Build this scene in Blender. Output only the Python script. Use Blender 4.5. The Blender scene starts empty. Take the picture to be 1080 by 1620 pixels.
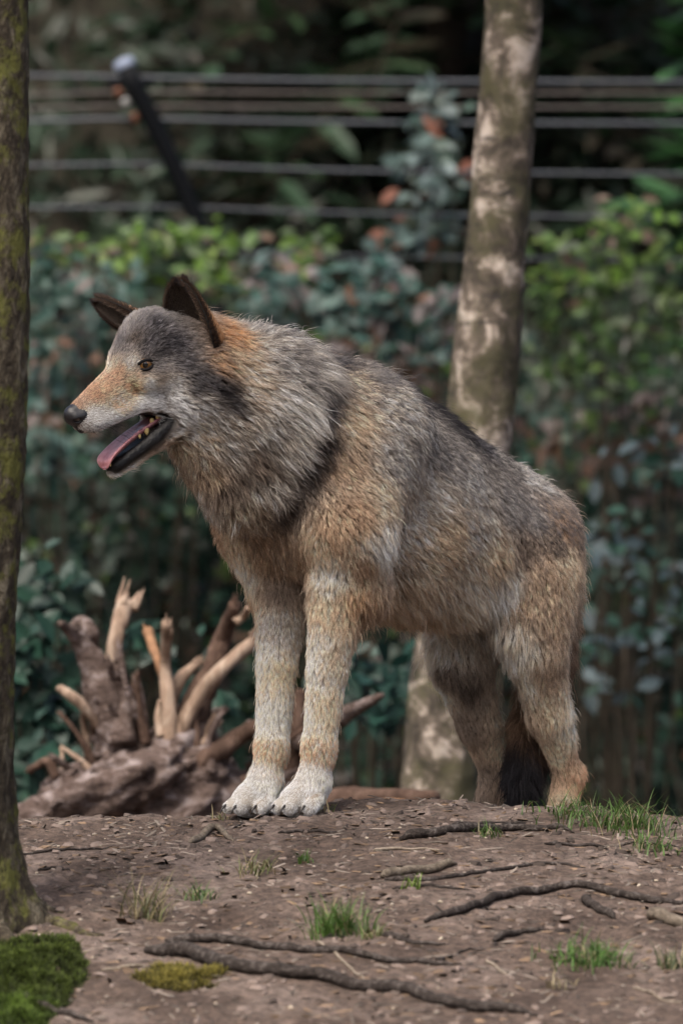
import bpy, bmesh, math, random
import numpy as np
from mathutils import Vector, Matrix, noise
from mathutils.bvhtree import BVHTree
from mathutils.kdtree import KDTree

sc = bpy.context.scene
COL = sc.collection
R = math.radians

# ------------------------------------------------------------------ camera
CAM_Y, CAM_Z = -10.0, 0.5222
cam_d = bpy.data.cameras.new('camera')
cam_d.sensor_fit = 'VERTICAL'; cam_d.sensor_height = 36.0; cam_d.sensor_width = 24.0
cam_d.lens = 200.0
cam_d.clip_start = 0.1; cam_d.clip_end = 2000.0
cam_d.dof.use_dof = True
cam_d.dof.focus_distance = 9.97
cam_d.dof.aperture_fstop = 4.6
cam_d.dof.aperture_blades = 9
cam = bpy.data.objects.new('camera', cam_d); COL.objects.link(cam)
cam.location = (0, CAM_Y, CAM_Z); cam.rotation_euler = (R(90), 0, 0)
sc.camera = cam

# ------------------------------------------------------------------ light
SUN_EL, SUN_AZ = 58.0, -30.0          # azimuth: degrees from "towards the camera's back" to its left
world = bpy.data.worlds.new('World'); sc.world = world
world.use_nodes = True
nt = world.node_tree
bg = nt.nodes['Background']
sky = nt.nodes.new('ShaderNodeTexSky'); sky.sky_type = 'NISHITA'
sky.sun_disc = False; sky.sun_elevation = R(SUN_EL)
sun_dir = Vector((math.sin(R(SUN_AZ))*math.cos(R(SUN_EL)), -math.cos(R(SUN_AZ))*math.cos(R(SUN_EL)), math.sin(R(SUN_EL))))
sky.sun_rotation = math.atan2(sun_dir.x, sun_dir.y)
sky.air_density = 1.0; sky.dust_density = 8.0; sky.ozone_density = 1.0
nt.links.new(sky.outputs['Color'], bg.inputs['Color'])
bg.inputs['Strength'].default_value = 0.105
sun_d = bpy.data.lights.new('sun', 'SUN'); sun_d.energy = 1.5; sun_d.angle = R(18)
sun_d.color = (1.0, 0.96, 0.90)
sun = bpy.data.objects.new('sun', sun_d); COL.objects.link(sun)
sun.rotation_euler = (-sun_dir).to_track_quat('-Z', 'Y').to_euler()
sun.location = (-3, -4, 8)

sc.view_settings.view_transform = 'Standard'
sc.view_settings.look = 'None'
sc.view_settings.gamma = 1.0
sc.view_settings.use_curve_mapping = False
sc.view_settings.exposure = 1.0
cy = sc.cycles
cy.use_denoising = True
cy.max_bounces = 7; cy.diffuse_bounces = 3; cy.glossy_bounces = 3
cy.transmission_bounces = 6; cy.transparent_max_bounces = 8
cy.caustics_reflective = False; cy.caustics_refractive = False
cy.sample_clamp_indirect = 4.0

# ------------------------------------------------------------------ helpers
def P(px, py, Y):
    """A photo pixel on the vertical plane at depth Y -> world point."""
    k = (Y - CAM_Y) / 10.0
    return Vector(((px-540)/900*k, Y, CAM_Z + (810-py)/900*k))

def proj(p):
    k = (p[1]-CAM_Y)/10.0
    return (540+p[0]*900/k, 810-(p[2]-CAM_Z)*900/k)

def lin(c):
    c = np.asarray(c, float)/255.0
    return np.where(c <= 0.04045, c/12.92, ((c+0.055)/1.055)**2.4)

def mat_new(name, rough=0.8, spec=0.3):
    m = bpy.data.materials.new(name); m.use_nodes = True
    b = m.node_tree.nodes['Principled BSDF']
    b.inputs['Roughness'].default_value = rough
    b.inputs['Specular IOR Level'].default_value = spec
    return m, m.node_tree, b

def N(tree, typ, **kw):
    n = tree.nodes.new(typ)
    for k, v in kw.items():
        if k.startswith('_'):
            setattr(n, k[1:], v)
        else:
            key = k.replace('__', ' ')
            n.inputs[key].default_value = v
    return n

def ramp(tree, stops, interp='LINEAR'):
    r = tree.nodes.new('ShaderNodeValToRGB'); e = r.color_ramp.elements
    r.color_ramp.interpolation = interp
    while len(e) < len(stops): e.new(0.5)
    for i, (p, c) in enumerate(stops):
        e[i].position = p; e[i].color = (*c, 1) if len(c) == 3 else c
    return r

def flat_mat(name, rgb, rough=0.8, spec=0.3, var=0.25, scale=40.0, bump=0.0, coords='Object'):
    """A plain surface with mottled colour."""
    m, t, b = mat_new(name, rough, spec)
    tc = N(t, 'ShaderNodeTexCoord')
    nz = N(t, 'ShaderNodeTexNoise', Scale=scale, Detail=6.0, Roughness=0.65)
    t.links.new(tc.outputs[coords], nz.inputs['Vector'])
    c = np.asarray(rgb, float)
    rp = ramp(t, [(0.25, tuple(c*(1-var))), (0.75, tuple(np.minimum(c*(1+var), 0.95)))])
    t.links.new(nz.outputs['Fac'], rp.inputs['Fac'])
    t.links.new(rp.outputs['Color'], b.inputs['Base Color'])
    if bump:
        bp = N(t, 'ShaderNodeBump', Strength=1.0, Distance=bump)
        t.links.new(nz.outputs['Fac'], bp.inputs['Height'])
        t.links.new(bp.outputs['Normal'], b.inputs['Normal'])
    return m

def mesh_obj(name, verts, faces, mat=None, parent=None, smooth=True, attrs=None):
    me = bpy.data.meshes.new(name)
    verts = np.asarray(verts, np.float32)
    if isinstance(faces, np.ndarray):
        nf, k = faces.shape
        me.vertices.add(len(verts)); me.vertices.foreach_set('co', verts.ravel())
        me.loops.add(nf*k); me.loops.foreach_set('vertex_index', faces.astype(np.int32).ravel())
        me.polygons.add(nf); me.polygons.foreach_set('loop_start', np.arange(0, nf*k, k, dtype=np.int32))
        me.update(calc_edges=True)
    else:
        me.from_pydata([tuple(map(float, v)) for v in verts], [], [tuple(f) for f in faces])
    me.validate()
    if smooth: me.polygons.foreach_set('use_smooth', np.ones(len(me.polygons), bool))
    if attrs:
        for an, av in attrs.items():
            a = me.color_attributes.new(an, 'FLOAT_COLOR', 'POINT')
            av = np.asarray(av, np.float32)
            if av.shape[1] == 3: av = np.concatenate([av, np.ones((len(av), 1), np.float32)], 1)
            a.data.foreach_set('color', av.ravel())
    if mat: me.materials.append(mat)
    o = bpy.data.objects.new(name, me); COL.objects.link(o)
    if parent is not None: o.parent = parent
    return o

def tag(o, label=None, cat=None, group=None, kind=None):
    if label: o['label'] = label
    if cat: o['category'] = cat
    if group: o['group'] = group
    if kind: o['kind'] = kind
    return o

def empty(name, loc, rz=0.0):
    o = bpy.data.objects.new(name, None); COL.objects.link(o)
    o.empty_display_size = 0.05
    o.location = loc; o.rotation_euler = (0, 0, rz)
    bpy.context.view_layer.update()
    return o

def adopt(child, parent):
    """Parent a mesh built in world coordinates under an Empty, keeping its place."""
    child.parent = parent
    child.matrix_parent_inverse = Matrix.Translation(-Vector(parent.location)) if parent.type == 'EMPTY' else Matrix.Identity(4)
    return child

def catmull(pts, n):
    """Dense samples of a Catmull-Rom curve through rows of pts (any width)."""
    p = np.asarray(pts, float)
    p = np.vstack([2*p[0]-p[1], p, 2*p[-1]-p[-2]])
    out = []
    m = len(p)-3
    for i in range(m):
        a, b, c, d = p[i:i+4]
        for t in np.linspace(0, 1, n, endpoint=False):
            out.append(0.5*((2*b)+(-a+c)*t+(2*a-5*b+4*c-d)*t*t+(-a+3*b-3*c+d)*t**3))
    out.append(p[-2])
    return np.array(out)

def tube(path, radii, sides=10, rough=0.0, seed=0, cap=True, fr=8.0, squash=1.0):
    """Tapered, slightly knobbly tube. Returns verts, faces(list)."""
    path = np.asarray(path, float); n = len(path)
    radii = np.broadcast_to(np.asarray(radii, float), (n,))
    rng = np.random.RandomState(seed)
    off = rng.rand(3)*50
    T = np.gradient(path, axis=0); T /= np.linalg.norm(T, axis=1)[:, None]+1e-9
    up = np.array([0, 0, 1.0]) if abs(T[0][2]) < 0.9 else np.array([1.0, 0, 0])
    V = []; F = []
    for i in range(n):
        a = np.cross(T[i], up); a /= np.linalg.norm(a)+1e-9
        b = np.cross(a, T[i]); up = b
        for j in range(sides):
            an = 2*math.pi*j/sides
            d = a*math.cos(an)+b*math.sin(an)*squash
            r = radii[i]
            if rough:
                q = path[i]+d*r
                r *= 1+rough*noise.noise(Vector(q*fr+off))+0.5*rough*noise.noise(Vector(q*fr*3.1+off))
            V.append(path[i]+d*r)
    for i in range(n-1):
        for j in range(sides):
            k = (j+1) % sides
            F.append((i*sides+j, i*sides+k, (i+1)*sides+k, (i+1)*sides+j))
    if cap:
        V.append(path[0]); V.append(path[-1])
        for j in range(sides):
            k = (j+1) % sides
            F.append((len(V)-2, k, j)); F.append((len(V)-1, (n-1)*sides+j, (n-1)*sides+k))
    return np.array(V), F

class MB:
    def __init__(s): s.v = []; s.f = []; s.n = 0
    def add(s, V, F):
        V = np.asarray(V)
        s.v.append(V); s.f += [tuple(i+s.n for i in f) for f in F]; s.n += len(V)
    def obj(s, name, mat=None, parent=None, smooth=True):
        return mesh_obj(name, np.concatenate(s.v), s.f, mat, parent, smooth)
# ------------------------------------------------------------------ ground
def fbm(x, y, s, seed=0.0, octv=3):
    v = 0; a = 1
    for o in range(octv):
        v += a*noise.noise(Vector((x*s+seed, y*s-seed*1.7, seed*0.31))); s *= 2.1; a *= 0.5
    return v

_prof = catmull([(-30, -1.35), (-8, -1.0), (-3.6, -0.56), (-2.4, -0.38), (-1.6, -0.236), (-1.0, -0.134), (-0.5, -0.056), (-0.12, -0.008),
                 (0.08, 0.004), (0.2, -0.025), (0.4, -0.115), (0.6, -0.19), (1.0, -0.33), (1.8, -0.5), (3.2, -0.6), (6, -0.62), (12.5, -0.5), (15, 0.1), (18.5, 2.6), (24, 7.0), (60, 18.0), (200, 22.0)], 24)
_crest = np.array([(-1.2, -0.03), (-0.6, -0.024), (-0.27, -0.017), (-0.15, -0.012), (0.0, -0.004), (0.11, 0.003), (0.18, 0.004), (0.27, -0.007), (0.45, -0.012), (0.6, -0.022), (1.2, -0.04)])
def gh0(x, y):
    z = np.interp(y, _prof[:, 0], _prof[:, 1])
    c = np.interp(x, _crest[:, 0], _crest[:, 1])
    return z + c*math.exp(-(y/1.2)**2)

def gh(x, y):
    """Ground height in metres."""
    z = gh0(x, y)
    if abs(x) < 2.5 and -3.5 < y < 2:
        z += 0.010*fbm(x, y, 3.0, 3.3, 2)
        z += 0.0085*fbm(x, y, 16.0, 7.7, 4)*(0.6+0.8*max(0, noise.noise(Vector((x*2.3, y*2.3, 9.1)))+0.4))
    else:
        z += 0.03*fbm(x, y, 0.9, 1.3, 3)
    return z

def ground_mat():
    m, t, b = mat_new('soil', 0.92, 0.25)
    tc = N(t, 'ShaderNodeTexCoord'); L = t.links.new
    n1 = N(t, 'ShaderNodeTexNoise', Scale=5.0, Detail=8.0, Roughness=0.6)
    n2 = N(t, 'ShaderNodeTexNoise', Scale=55.0, Detail=9.0, Roughness=0.75)
    n3 = N(t, 'ShaderNodeTexNoise', Scale=160.0, Detail=4.0, Roughness=0.7)
    vo = N(t, 'ShaderNodeTexVoronoi', Scale=85.0, Randomness=1.0)
    for n in (n1, n2, n3, vo): L(tc.outputs['Object'], n.inputs['Vector'])
    r1 = ramp(t, [(0.3, (0.072, 0.049, 0.038)), (0.5, (0.150, 0.109, 0.088)), (0.68, (0.260, 0.200, 0.170))])
    L(n1.outputs['Fac'], r1.inputs['Fac'])
    r2 = ramp(t, [(0.30, (0.22, 0.21, 0.20)), (0.5, (0.95, 0.95, 0.95)), (0.70, (1.7, 1.65, 1.6))])
    L(n2.outputs['Fac'], r2.inputs['Fac'])
    mx = N(t, 'ShaderNodeMix', _data_type='RGBA', _blend_type='MULTIPLY'); mx.inputs[0].default_value = 1.0
    L(r1.outputs['Color'], mx.inputs[6]); L(r2.outputs['Color'], mx.inputs[7])
    # tiny pale grit
    rv = ramp(t, [(0.0, (1, 1, 1)), (0.14, (0, 0, 0))]); L(vo.outputs['Distance'], rv.inputs['Fac'])
    rs = ramp(t, [(0.72, (0, 0, 0)), (0.78, (1, 1, 1))]); L(vo.outputs['Color'], rs.inputs['Fac'])
    mg = N(t, 'ShaderNodeMath', _operation='MULTIPLY'); L(rv.outputs['Color'], mg.inputs[0]); L(rs.outputs['Color'], mg.inputs[1])
    m2 = N(t, 'ShaderNodeMix', _data_type='RGBA'); L(mg.outputs[0], m2.inputs[0])
    L(mx.outputs[2], m2.inputs[6]); m2.inputs[7].default_value = (0.30, 0.25, 0.20, 1)
    # humus beyond the mound, darkened so its colour carries the shade under the trees
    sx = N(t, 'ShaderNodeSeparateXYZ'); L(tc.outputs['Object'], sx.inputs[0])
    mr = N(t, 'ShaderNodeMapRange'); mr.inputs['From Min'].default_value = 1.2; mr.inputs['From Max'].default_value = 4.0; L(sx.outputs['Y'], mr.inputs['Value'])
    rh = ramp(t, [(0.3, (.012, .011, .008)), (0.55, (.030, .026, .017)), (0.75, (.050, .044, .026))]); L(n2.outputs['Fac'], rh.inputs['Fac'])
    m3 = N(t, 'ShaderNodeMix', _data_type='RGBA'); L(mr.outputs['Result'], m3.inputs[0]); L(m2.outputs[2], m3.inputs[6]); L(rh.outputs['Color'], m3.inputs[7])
    L(m3.outputs[2], b.inputs['Base Color'])
    ad = N(t, 'ShaderNodeMath', _operation='ADD'); L(n2.outputs['Fac'], ad.inputs[0]); L(n3.outputs['Fac'], ad.inputs[1])
    bp = N(t, 'ShaderNodeBump', Strength=0.9, Distance=0.012); L(ad.outputs[0], bp.inputs['Height'])
    L(bp.outputs['Normal'], b.inputs['Normal'])
    return m

def axis(lo, hi, dense):
    """Rectilinear axis: outer range sparse, each (a, b, step) of `dense` fine."""
    xs = [lo]
    while xs[-1] < hi:
        x = xs[-1]; st = None
        for a, b2, s in dense:
            if a <= x < b2: st = s if st is None else min(st, s)
        if st is None:
            dist = min(min(abs(x-a), abs(x-b2)) for a, b2, s in dense)
            st = max(0.05, dist*0.3)
            nxt = [a for a, b2, s in dense if a > x]
            if nxt: st = min(st, max(min(nxt)-x, 1e-3))
        xs.append(x+st)
    return np.array(xs)

def build_ground():
    xs = axis(-120, 120, [(-1.15, 1.15, 0.009), (-3, 3, 0.05)])
    ys = axis(-30, 200, [(-2.6, 0.3, 0.009), (0.3, 1.0, 0.02), (-4, 4, 0.08)])
    V = np.empty((len(ys), len(xs), 3))
    for j, y in enumerate(ys):
        for i, x in enumerate(xs):
            V[j, i] = (x, y, gh(x, y))
    nx, ny = len(xs), len(ys)
    idx = np.arange(nx*ny).reshape(ny, nx)
    F = np.stack([idx[:-1, :-1], idx[:-1, 1:], idx[1:, 1:], idx[1:, :-1]], -1).reshape(-1, 4)
    o = mesh_obj('ground', V.reshape(-1, 3), F, ground_mat())
    tag(o, 'bare brown trampled soil rising to the mound the wolf stands on', kind='structure')
    return o
ground = build_ground()
FUR_COUNT, FUR_GAIN = 380000, 1.65
# ------------------------------------------------------------------ wolf: implicit body
rngW = np.random.RandomState(11)
TH = R(45)
BF = np.array([-math.cos(TH), -math.sin(TH), 0.0]); BL = np.array([math.sin(TH), -math.cos(TH), 0.0]); UP = np.array([0, 0, 1.0])
B0 = np.array([-0.006, 0.12, 0.0])
def bp_(u, v, w): return B0 + BF*u + BL*v + UP*w
PH, PS = R(35), R(14)
HF = np.array([-math.cos(PH)*math.cos(PS), -math.sin(PH)*math.cos(PS), -math.sin(PS)])
HL = np.array([math.sin(PH), -math.cos(PH), 0.0])
HU = np.array([-math.cos(PH)*math.sin(PS), -math.sin(PH)*math.sin(PS), math.cos(PS)])
H0 = np.array([-0.360, -0.130, 0.777])
def hp_(u, v, w): return H0 + HF*u + HL*v + HU*w

# (kind, a, b, ra, rb, squeeze axis, squeeze, blend)
prims = []
def cone(a, b, ra, rb, k=0.03, ax=None, s=1.0, kind='body'):
    prims.append((kind, np.asarray(a, float), np.asarray(b, float), ra, rb, ax, s, k))
def chain(pts, k=0.03, ax=None, s=1.0, kind='body'):
    for i, ((a, ra), (b, rb)) in enumerate(zip(pts[:-1], pts[1:])): cone(a, b, ra, rb, k if i == 0 else k*.3, ax, s, kind)

# torso (narrower than deep)
chain([(bp_(0.060, 0, .580), .130), (bp_(-.03, 0, .585), .172), (bp_(-.16, 0, .530), .182), (bp_(-.30, 0, .490), .160),
       (bp_(-.41, 0, .482), .126), (bp_(-.49, 0, .465), .098)], k=.04, ax=BL, s=.74)
cone(bp_(-.02, 0, .70), bp_(-.10, 0, .655), .058, .055, .05)                       # withers
cone(bp_(-.49, 0, .475), bp_(-.53, 0, .43), .080, .055, .05)                          # croup
cone(bp_(.075, 0, .55), bp_(.060, 0, .47), .066, .060, .05)                             # brisket
# neck
nk0, nk1 = bp_(.035, 0, .635), P(322, 588, -.055)
nk1 = np.array(nk1)
cone(nk0, nk0*.45+nk1*.55, .142, .118, .06)
cone(nk0*.45+nk1*.55, nk1, .118, .092, .05)
cone(hp_(-.16, 0, -.085), bp_(.085, 0, .575), .06, .080, .07)
cone(hp_(-.085, 0, -.122), np.array(P(385, 770, -.01)), .042, .066, .05)                          # throat ruff
# shoulders / thighs
for s in (1, -1):
    cone(bp_(-.03, s*.085, .68), bp_(.085, s*.105, .50), .060, .068, .05)
    cone(bp_(.085, s*.105, .50), bp_(.055, s*.095, .40), .066, .055, .05)
    cone(bp_(-.44, s*.060, .45), bp_(-.41, s*.074, .34), .078, .064, .05, BL, .75)
def foreleg(elb, mid, car, fet, paw, s):
    chain([(elb, .047), (mid, .0335), (car, .0275), (fet, .0265)], k=.025, kind='leg')
    cone(car+np.array([0, 0, .012]), car-np.array([0, 0, .012]), .0290, .0280, .006, kind='leg')
    build_paw(fet, paw, s)
def build_paw(ank, paw, s, yaw=0.0):
    f = np.array([math.cos(yaw)*BF[0]-math.sin(yaw)*BF[1], math.sin(yaw)*BF[0]+math.cos(yaw)*BF[1], 0]); l = np.array([-f[1], f[0], 0])
    cone(ank, paw+np.array([0, 0, .030]), .0265, .030, .02, kind='leg')
    cone(paw+UP*.026-f*.005, paw+f*.022+UP*.022, .031, .027, .015, kind='leg')
    for q, (lv, fu) in enumerate([(-.037, .018), (-.0135, .044), (.0135, .044), (.037, .018)]):
        b = paw+l*lv+f*(fu+.004)+UP*.013
        cone(paw+l*lv*.7+f*(fu-.022)+UP*.027, b, .0135, .0132, .003, kind='leg')
        claw_spots.append((b+f*.009+UP*.001, f))
claw_spots = []
near_elb = np.array(P(532, 925, -.005)); far_elb = np.array(P(447, 925, .130))
foreleg(near_elb, np.array(P(518, 1055, -.012)), np.array(P(505, 1180, -.020)), np.array(P(496, 1238, -.022)), np.array([-.066, -.035, -.007]), 1)
foreleg(far_elb, np.array(P(438, 1050, .095)), np.array(P(430, 1182, .068)), np.array(P(420, 1236, .06)), np.array([-.152, .030, -.010]), -1)
def hindleg(hip, knee, mid, hock, ank, paw, s):
    chain([(hip, .080), (knee, .056), (mid, .040), (hock, .0235)], k=.035, ax=BL, s=.82, kind='leg')
    cone(hock-BF*.012+UP*.008, hock-UP*.035, .016, .020, .015, kind='leg')
    chain([(hock, .0225), (ank, .0215)], k=.02, kind='leg')
    build_paw(ank, paw, s)
hindleg(bp_(-.445, .066, .40), np.array(P(848, 1030, .37)), np.array(P(866, 1125, .40)), np.array(P(898, 1225, .445)),
        np.array([.385, .44, -.085]), np.array([.358, .415, -.131]), 1)
hindleg(bp_(-.435, -.066, .40), np.array(P(732, 1055, .46)), np.array(P(755, 1140, .49)), np.array(P(781, 1222, .53)),
        np.array([.252, .52, -.10]), np.array([.222, .50, -.160]), -1)
# tail
chain([(bp_(-.53, 0, .45), .042), (bp_(-.575, 0, .38), .034), (bp_(-.555, .0, .26), .034), (bp_(-.515, .0, .14), .034), (bp_(-.48, 0, .04), .024), (bp_(-.465, 0, -.03), .010)], k=.02, kind='tail')
# head
cone(hp_(-.10, 0, .002), hp_(-.050, 0, .021), .066, .061, .03, kind='head')                 # cranium
cone(hp_(-.045, 0, .030), hp_(.008, 0, .010), .046, .034, .03, kind='head')                  # brow
for s in (1, -1):
    cone(hp_(-.020, s*.030, .020), hp_(.004, s*.024, .012), .019, .015, .014, kind='head')    # brow ridge
    cone(hp_(-.055, s*.047, -.022), hp_(.005, s*.030, -.026), .029, .021, .025, kind='head')  # zygoma
    cone(hp_(-.105, s*.050, -.050), hp_(-.06, s*.040, -.072), .047, .034, .03, kind='head')  # cheek / jaw muscle
    cone(hp_(.000, s*.0215, -.062), hp_(.112, s*.0130, -.077), .0190, .0165, .014, kind='head')  # upper lip
    cone(hp_(-.045, s*.034, -.086), hp_(.000, s*.0225, -.070), .016, .0165, .014, kind='head')
cone(hp_(.020, 0, -.014), hp_(.128, 0, -.052), .0320, .0195, .020, HL, .92, kind='head')     # muzzle bridge
cone(hp_(.050, 0, -.042), hp_(.124, 0, -.064), .028, .0215, .012, kind='head')               # muzzle core
def jaw(k, kind='head'):
    for s in (1, -1):
        cone(hp_(-.060, s*.036, -.098), hp_(.010, s*.0215, -.134), .0185, .0145, .012, kind=kind)
        cone(hp_(.010, s*.0215, -.134), hp_(.078, s*.0085, -.160), .0145, .0105, .010, kind=kind)
    cone(hp_(-.06, 0, -.115), hp_(.05, 0, -.155), .022, .013, .012, kind=kind)
    cone(hp_(.060, 0, -.156), hp_(.086, 0, -.164), .0135, .0110, .010, kind=kind)
jaw(.01)

def prim_d(pr, X):
    kind, a, b, ra, rb, ax, s, k = pr
    ba = b-a; L2 = float(ba@ba)
    q = X-a
    t = np.clip(q@ba/max(L2, 1e-9), 0, 1)
    q = q-t[..., None]*ba
    if ax is not None:
        ql = q@ax
        q = q+(ql*(1/s-1))[..., None]*ax
    r = ra+(rb-ra)*t
    d = np.sqrt((q*q).sum(-1))-r
    return d*(s if ax is not None else 1.0) if ax is not None else d

carves = [  # mouth cavity: rounded wedge between the jaws
    (hp_(-.038, 0, -.106), hp_(.070, 0, -.124), .0110, .018, .006, HL, 1.7),
]
def surface_nets(F, xs, ys, zs):
    ax = (xs, ys, zs)
    ins = F < 0
    c = ins[:-1, :-1, :-1].astype(np.int8)
    tot = np.zeros_like(c)
    for dx in (0, 1):
        for dy in (0, 1):
            for dz in (0, 1):
                tot += ins[dx:dx+F.shape[0]-1, dy:dy+F.shape[1]-1, dz:dz+F.shape[2]-1]
    act = (tot > 0) & (tot < 8)
    ii, jj, kk = np.nonzero(act)
    vid = np.full(act.shape, -1, np.int32); vid[ii, jj, kk] = np.arange(len(ii))
    acc = np.zeros((len(ii), 3)); cnt = np.zeros(len(ii))
    base = (ii, jj, kk)
    corners = [(0, 0, 0), (1, 0, 0), (0, 1, 0), (1, 1, 0), (0, 0, 1), (1, 0, 1), (0, 1, 1), (1, 1, 1)]
    for a in range(8):
        for b in range(a+1, 8):
            da = [corners[b][q]-corners[a][q] for q in range(3)]
            if sum(abs(x) for x in da) != 1: continue
            ca, cb = corners[a], corners[b]
            fa = F[ii+ca[0], jj+ca[1], kk+ca[2]]; fb = F[ii+cb[0], jj+cb[1], kk+cb[2]]
            m = (fa < 0) != (fb < 0)
            t = np.where(m, fa/np.where(m, fa-fb, 1), 0)
            for q in range(3):
                pa = ax[q][base[q]+ca[q]]; pb = ax[q][base[q]+cb[q]]
                acc[:, q] += np.where(m, pa+t*(pb-pa), 0)
            cnt += m
    V = acc/cnt[:, None]
    quads = []
    sh = F.shape
    for q in range(3):
        o1, o2 = (q+1) % 3, (q+2) % 3
        sl0 = [slice(None)]*3; sl1 = [slice(None)]*3
        sl0[q] = slice(0, sh[q]-1); sl1[q] = slice(1, sh[q])
        A = ins[tuple(sl0)]; Bm = ins[tuple(sl1)]
        ch = np.nonzero(A != Bm)
        idx = [np.array(x) for x in ch]
        ok = (idx[o1] > 0) & (idx[o2] > 0) & (idx[o1] < sh[o1]-1) & (idx[o2] < sh[o2]-1)
        idx = [x[ok] for x in idx]
        flip = A[tuple(idx)]
        def at(d1, d2):
            w = [None]*3; w[q] = idx[q]; w[o1] = idx[o1]+d1; w[o2] = idx[o2]+d2
            return vid[tuple(w)]
        Q = np.stack([at(-1, -1), at(0, -1), at(0, 0), at(-1, 0)], 1)
        Q[~flip] = Q[~flip][:, ::-1]
        quads.append(Q)
    Q = np.concatenate(quads)
    Q = Q[(Q >= 0).all(1)]
    return V, Q

def sdf_grid(prs, xs, ys, zs, cuts=()):
    F = np.full((len(xs), len(ys), len(zs)), 0.2, np.float32)
    def window(a, b, r):
        lo = np.minimum(a, b)-r; hi = np.maximum(a, b)+r
        s = []
        for q, A in enumerate((xs, ys, zs)):
            s.append(slice(max(np.searchsorted(A, lo[q])-1, 0), min(np.searchsorted(A, hi[q])+1, len(A))))
        return tuple(s)
    for pr in prs:
        w = window(pr[1], pr[2], max(pr[3], pr[4])+pr[7]+.03)
        X = np.stack(np.meshgrid(xs[w[0]], ys[w[1]], zs[w[2]], indexing='ij'), -1)
        d = prim_d(pr, X); k = pr[7]; f = F[w]
        h = np.maximum(k-np.abs(f-d), 0)/k
        F[w] = np.minimum(f, d)-h*h*k*.25
    for (a, b, ra, rb, k, axv, s) in cuts:
        w = window(a, b, max(ra, rb)*max(1, s)+k+.01)
        X = np.stack(np.meshgrid(xs[w[0]], ys[w[1]], zs[w[2]], indexing='ij'), -1)
        d = -prim_d(('c', a, b, ra, rb, axv, s, k), X); f = F[w]
        h = np.maximum(k-np.abs(f-d), 0)/k
        F[w] = np.maximum(f, d)+h*h*k*.25
    return F

def relax(V, Q, it, lam=.5, mask=None):
    n = len(V)
    e = np.concatenate([Q[:, [0, 1]], Q[:, [1, 2]], Q[:, [2, 3]], Q[:, [3, 0]]])
    for _ in range(it):
        S = np.zeros_like(V); c = np.zeros(n)
        for a, b in ((0, 1), (1, 0)):
            np.add.at(S, e[:, a], V[e[:, b]]); np.add.at(c, e[:, a], 1)
        D = (S/c[:, None]-V)*lam
        V = V+(D if mask is None else D*mask[:, None])
    return V

gx = axis(-.56, .56, [(-.51, -.22, .003), (-.22, -.02, .004), (-.02, .60, .0058), (-.60, -.51, .006)])
gy = axis(-.34, .78, [(-.31, -.04, .003), (-.04, .10, .0042), (.10, .80, .0058), (-.4, -.31, .006)])
gz = axis(-.21, .92, [(-.22, -.10, .0050), (-.02, .06, .0042), (-.10, -.02, .0058), (.06, .57, .0058), (.57, .90, .003), (.9, 1, .006)])
FW = sdf_grid(prims, gx, gy, gz, carves)
wV, wQ = surface_nets(FW, gx, gy, gz)
del FW
wV = relax(wV, wQ, 2, .5)

def tri_normals(V, Q):
    n = np.cross(V[Q[:, 2]]-V[Q[:, 0]], V[Q[:, 3]]-V[Q[:, 1]])
    vn = np.zeros_like(V)
    for q in range(4): np.add.at(vn, Q[:, q], n)
    vn /= np.linalg.norm(vn, axis=1)[:, None]+1e-12
    return n, vn
_, wN = tri_normals(wV, wQ)
wBVH = BVHTree.FromPolygons(wV.tolist(), wQ.tolist())
CAMP = np.array([0, CAM_Y, CAM_Z])
def hit(px, py):
    d = np.array(P(px, py, 0))-CAMP; d /= np.linalg.norm(d)
    r = wBVH.ray_cast(Vector(CAMP), Vector(d))
    if r[0] is not None: return np.array(r[0])
    best = None
    for Y in np.linspace(-.3, .7, 41):
        q = wBVH.find_nearest(P(px, py, Y))
        if best is None or q[3] < best[0]: best = (q[3], np.array(q[0]))
    return best[1]

def mouth_mask(X):
    """1 on the black bare lips and mouth lining, 0 on furred skin."""
    q = X-H0; u = q@HF; v = q@HL; w = q@HU
    # lower jaw lip: upper rim of mandible ; upper lip lower rim
    def seg(a, b):
        a = np.array(a); b = np.array(b); p = np.stack([u, np.abs(v), w], 1)
        ba = b-a; t = np.clip((p-a)@ba/(ba@ba), 0, 1)
        return np.linalg.norm(p-a-t[:, None]*ba, axis=1)
    d = np.minimum(seg((-.048, .036, -.098), (.008, .030, -.128)), seg((.008, .030, -.128), (.085, .012, -.158)))
    d2 = np.minimum(seg((.110, .012, -.090), (.02, .030, -.086)), seg((.02, .030, -.086), (-.040, .040, -.100)))
    inner = ((np.abs(v) < .026-.10*np.maximum(u-.05, 0)) & (u > -.06) & (u < .125) & (w < -.072) & (w > -.124-.444*u))
    lowlip = (u > -.045) & (u < .11) & (w > -.128-.42*np.clip(u, -.05, .09)-.018) & (w < -.06-.42*np.clip(u, 0, .09))
    m = np.maximum(np.clip(1-(d-.012)/.004, 0, 1), np.clip(1-(d2-.0045)/.004, 0, 1))
    return np.clip(np.maximum(m, inner*1.0), 0, 1)

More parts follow.
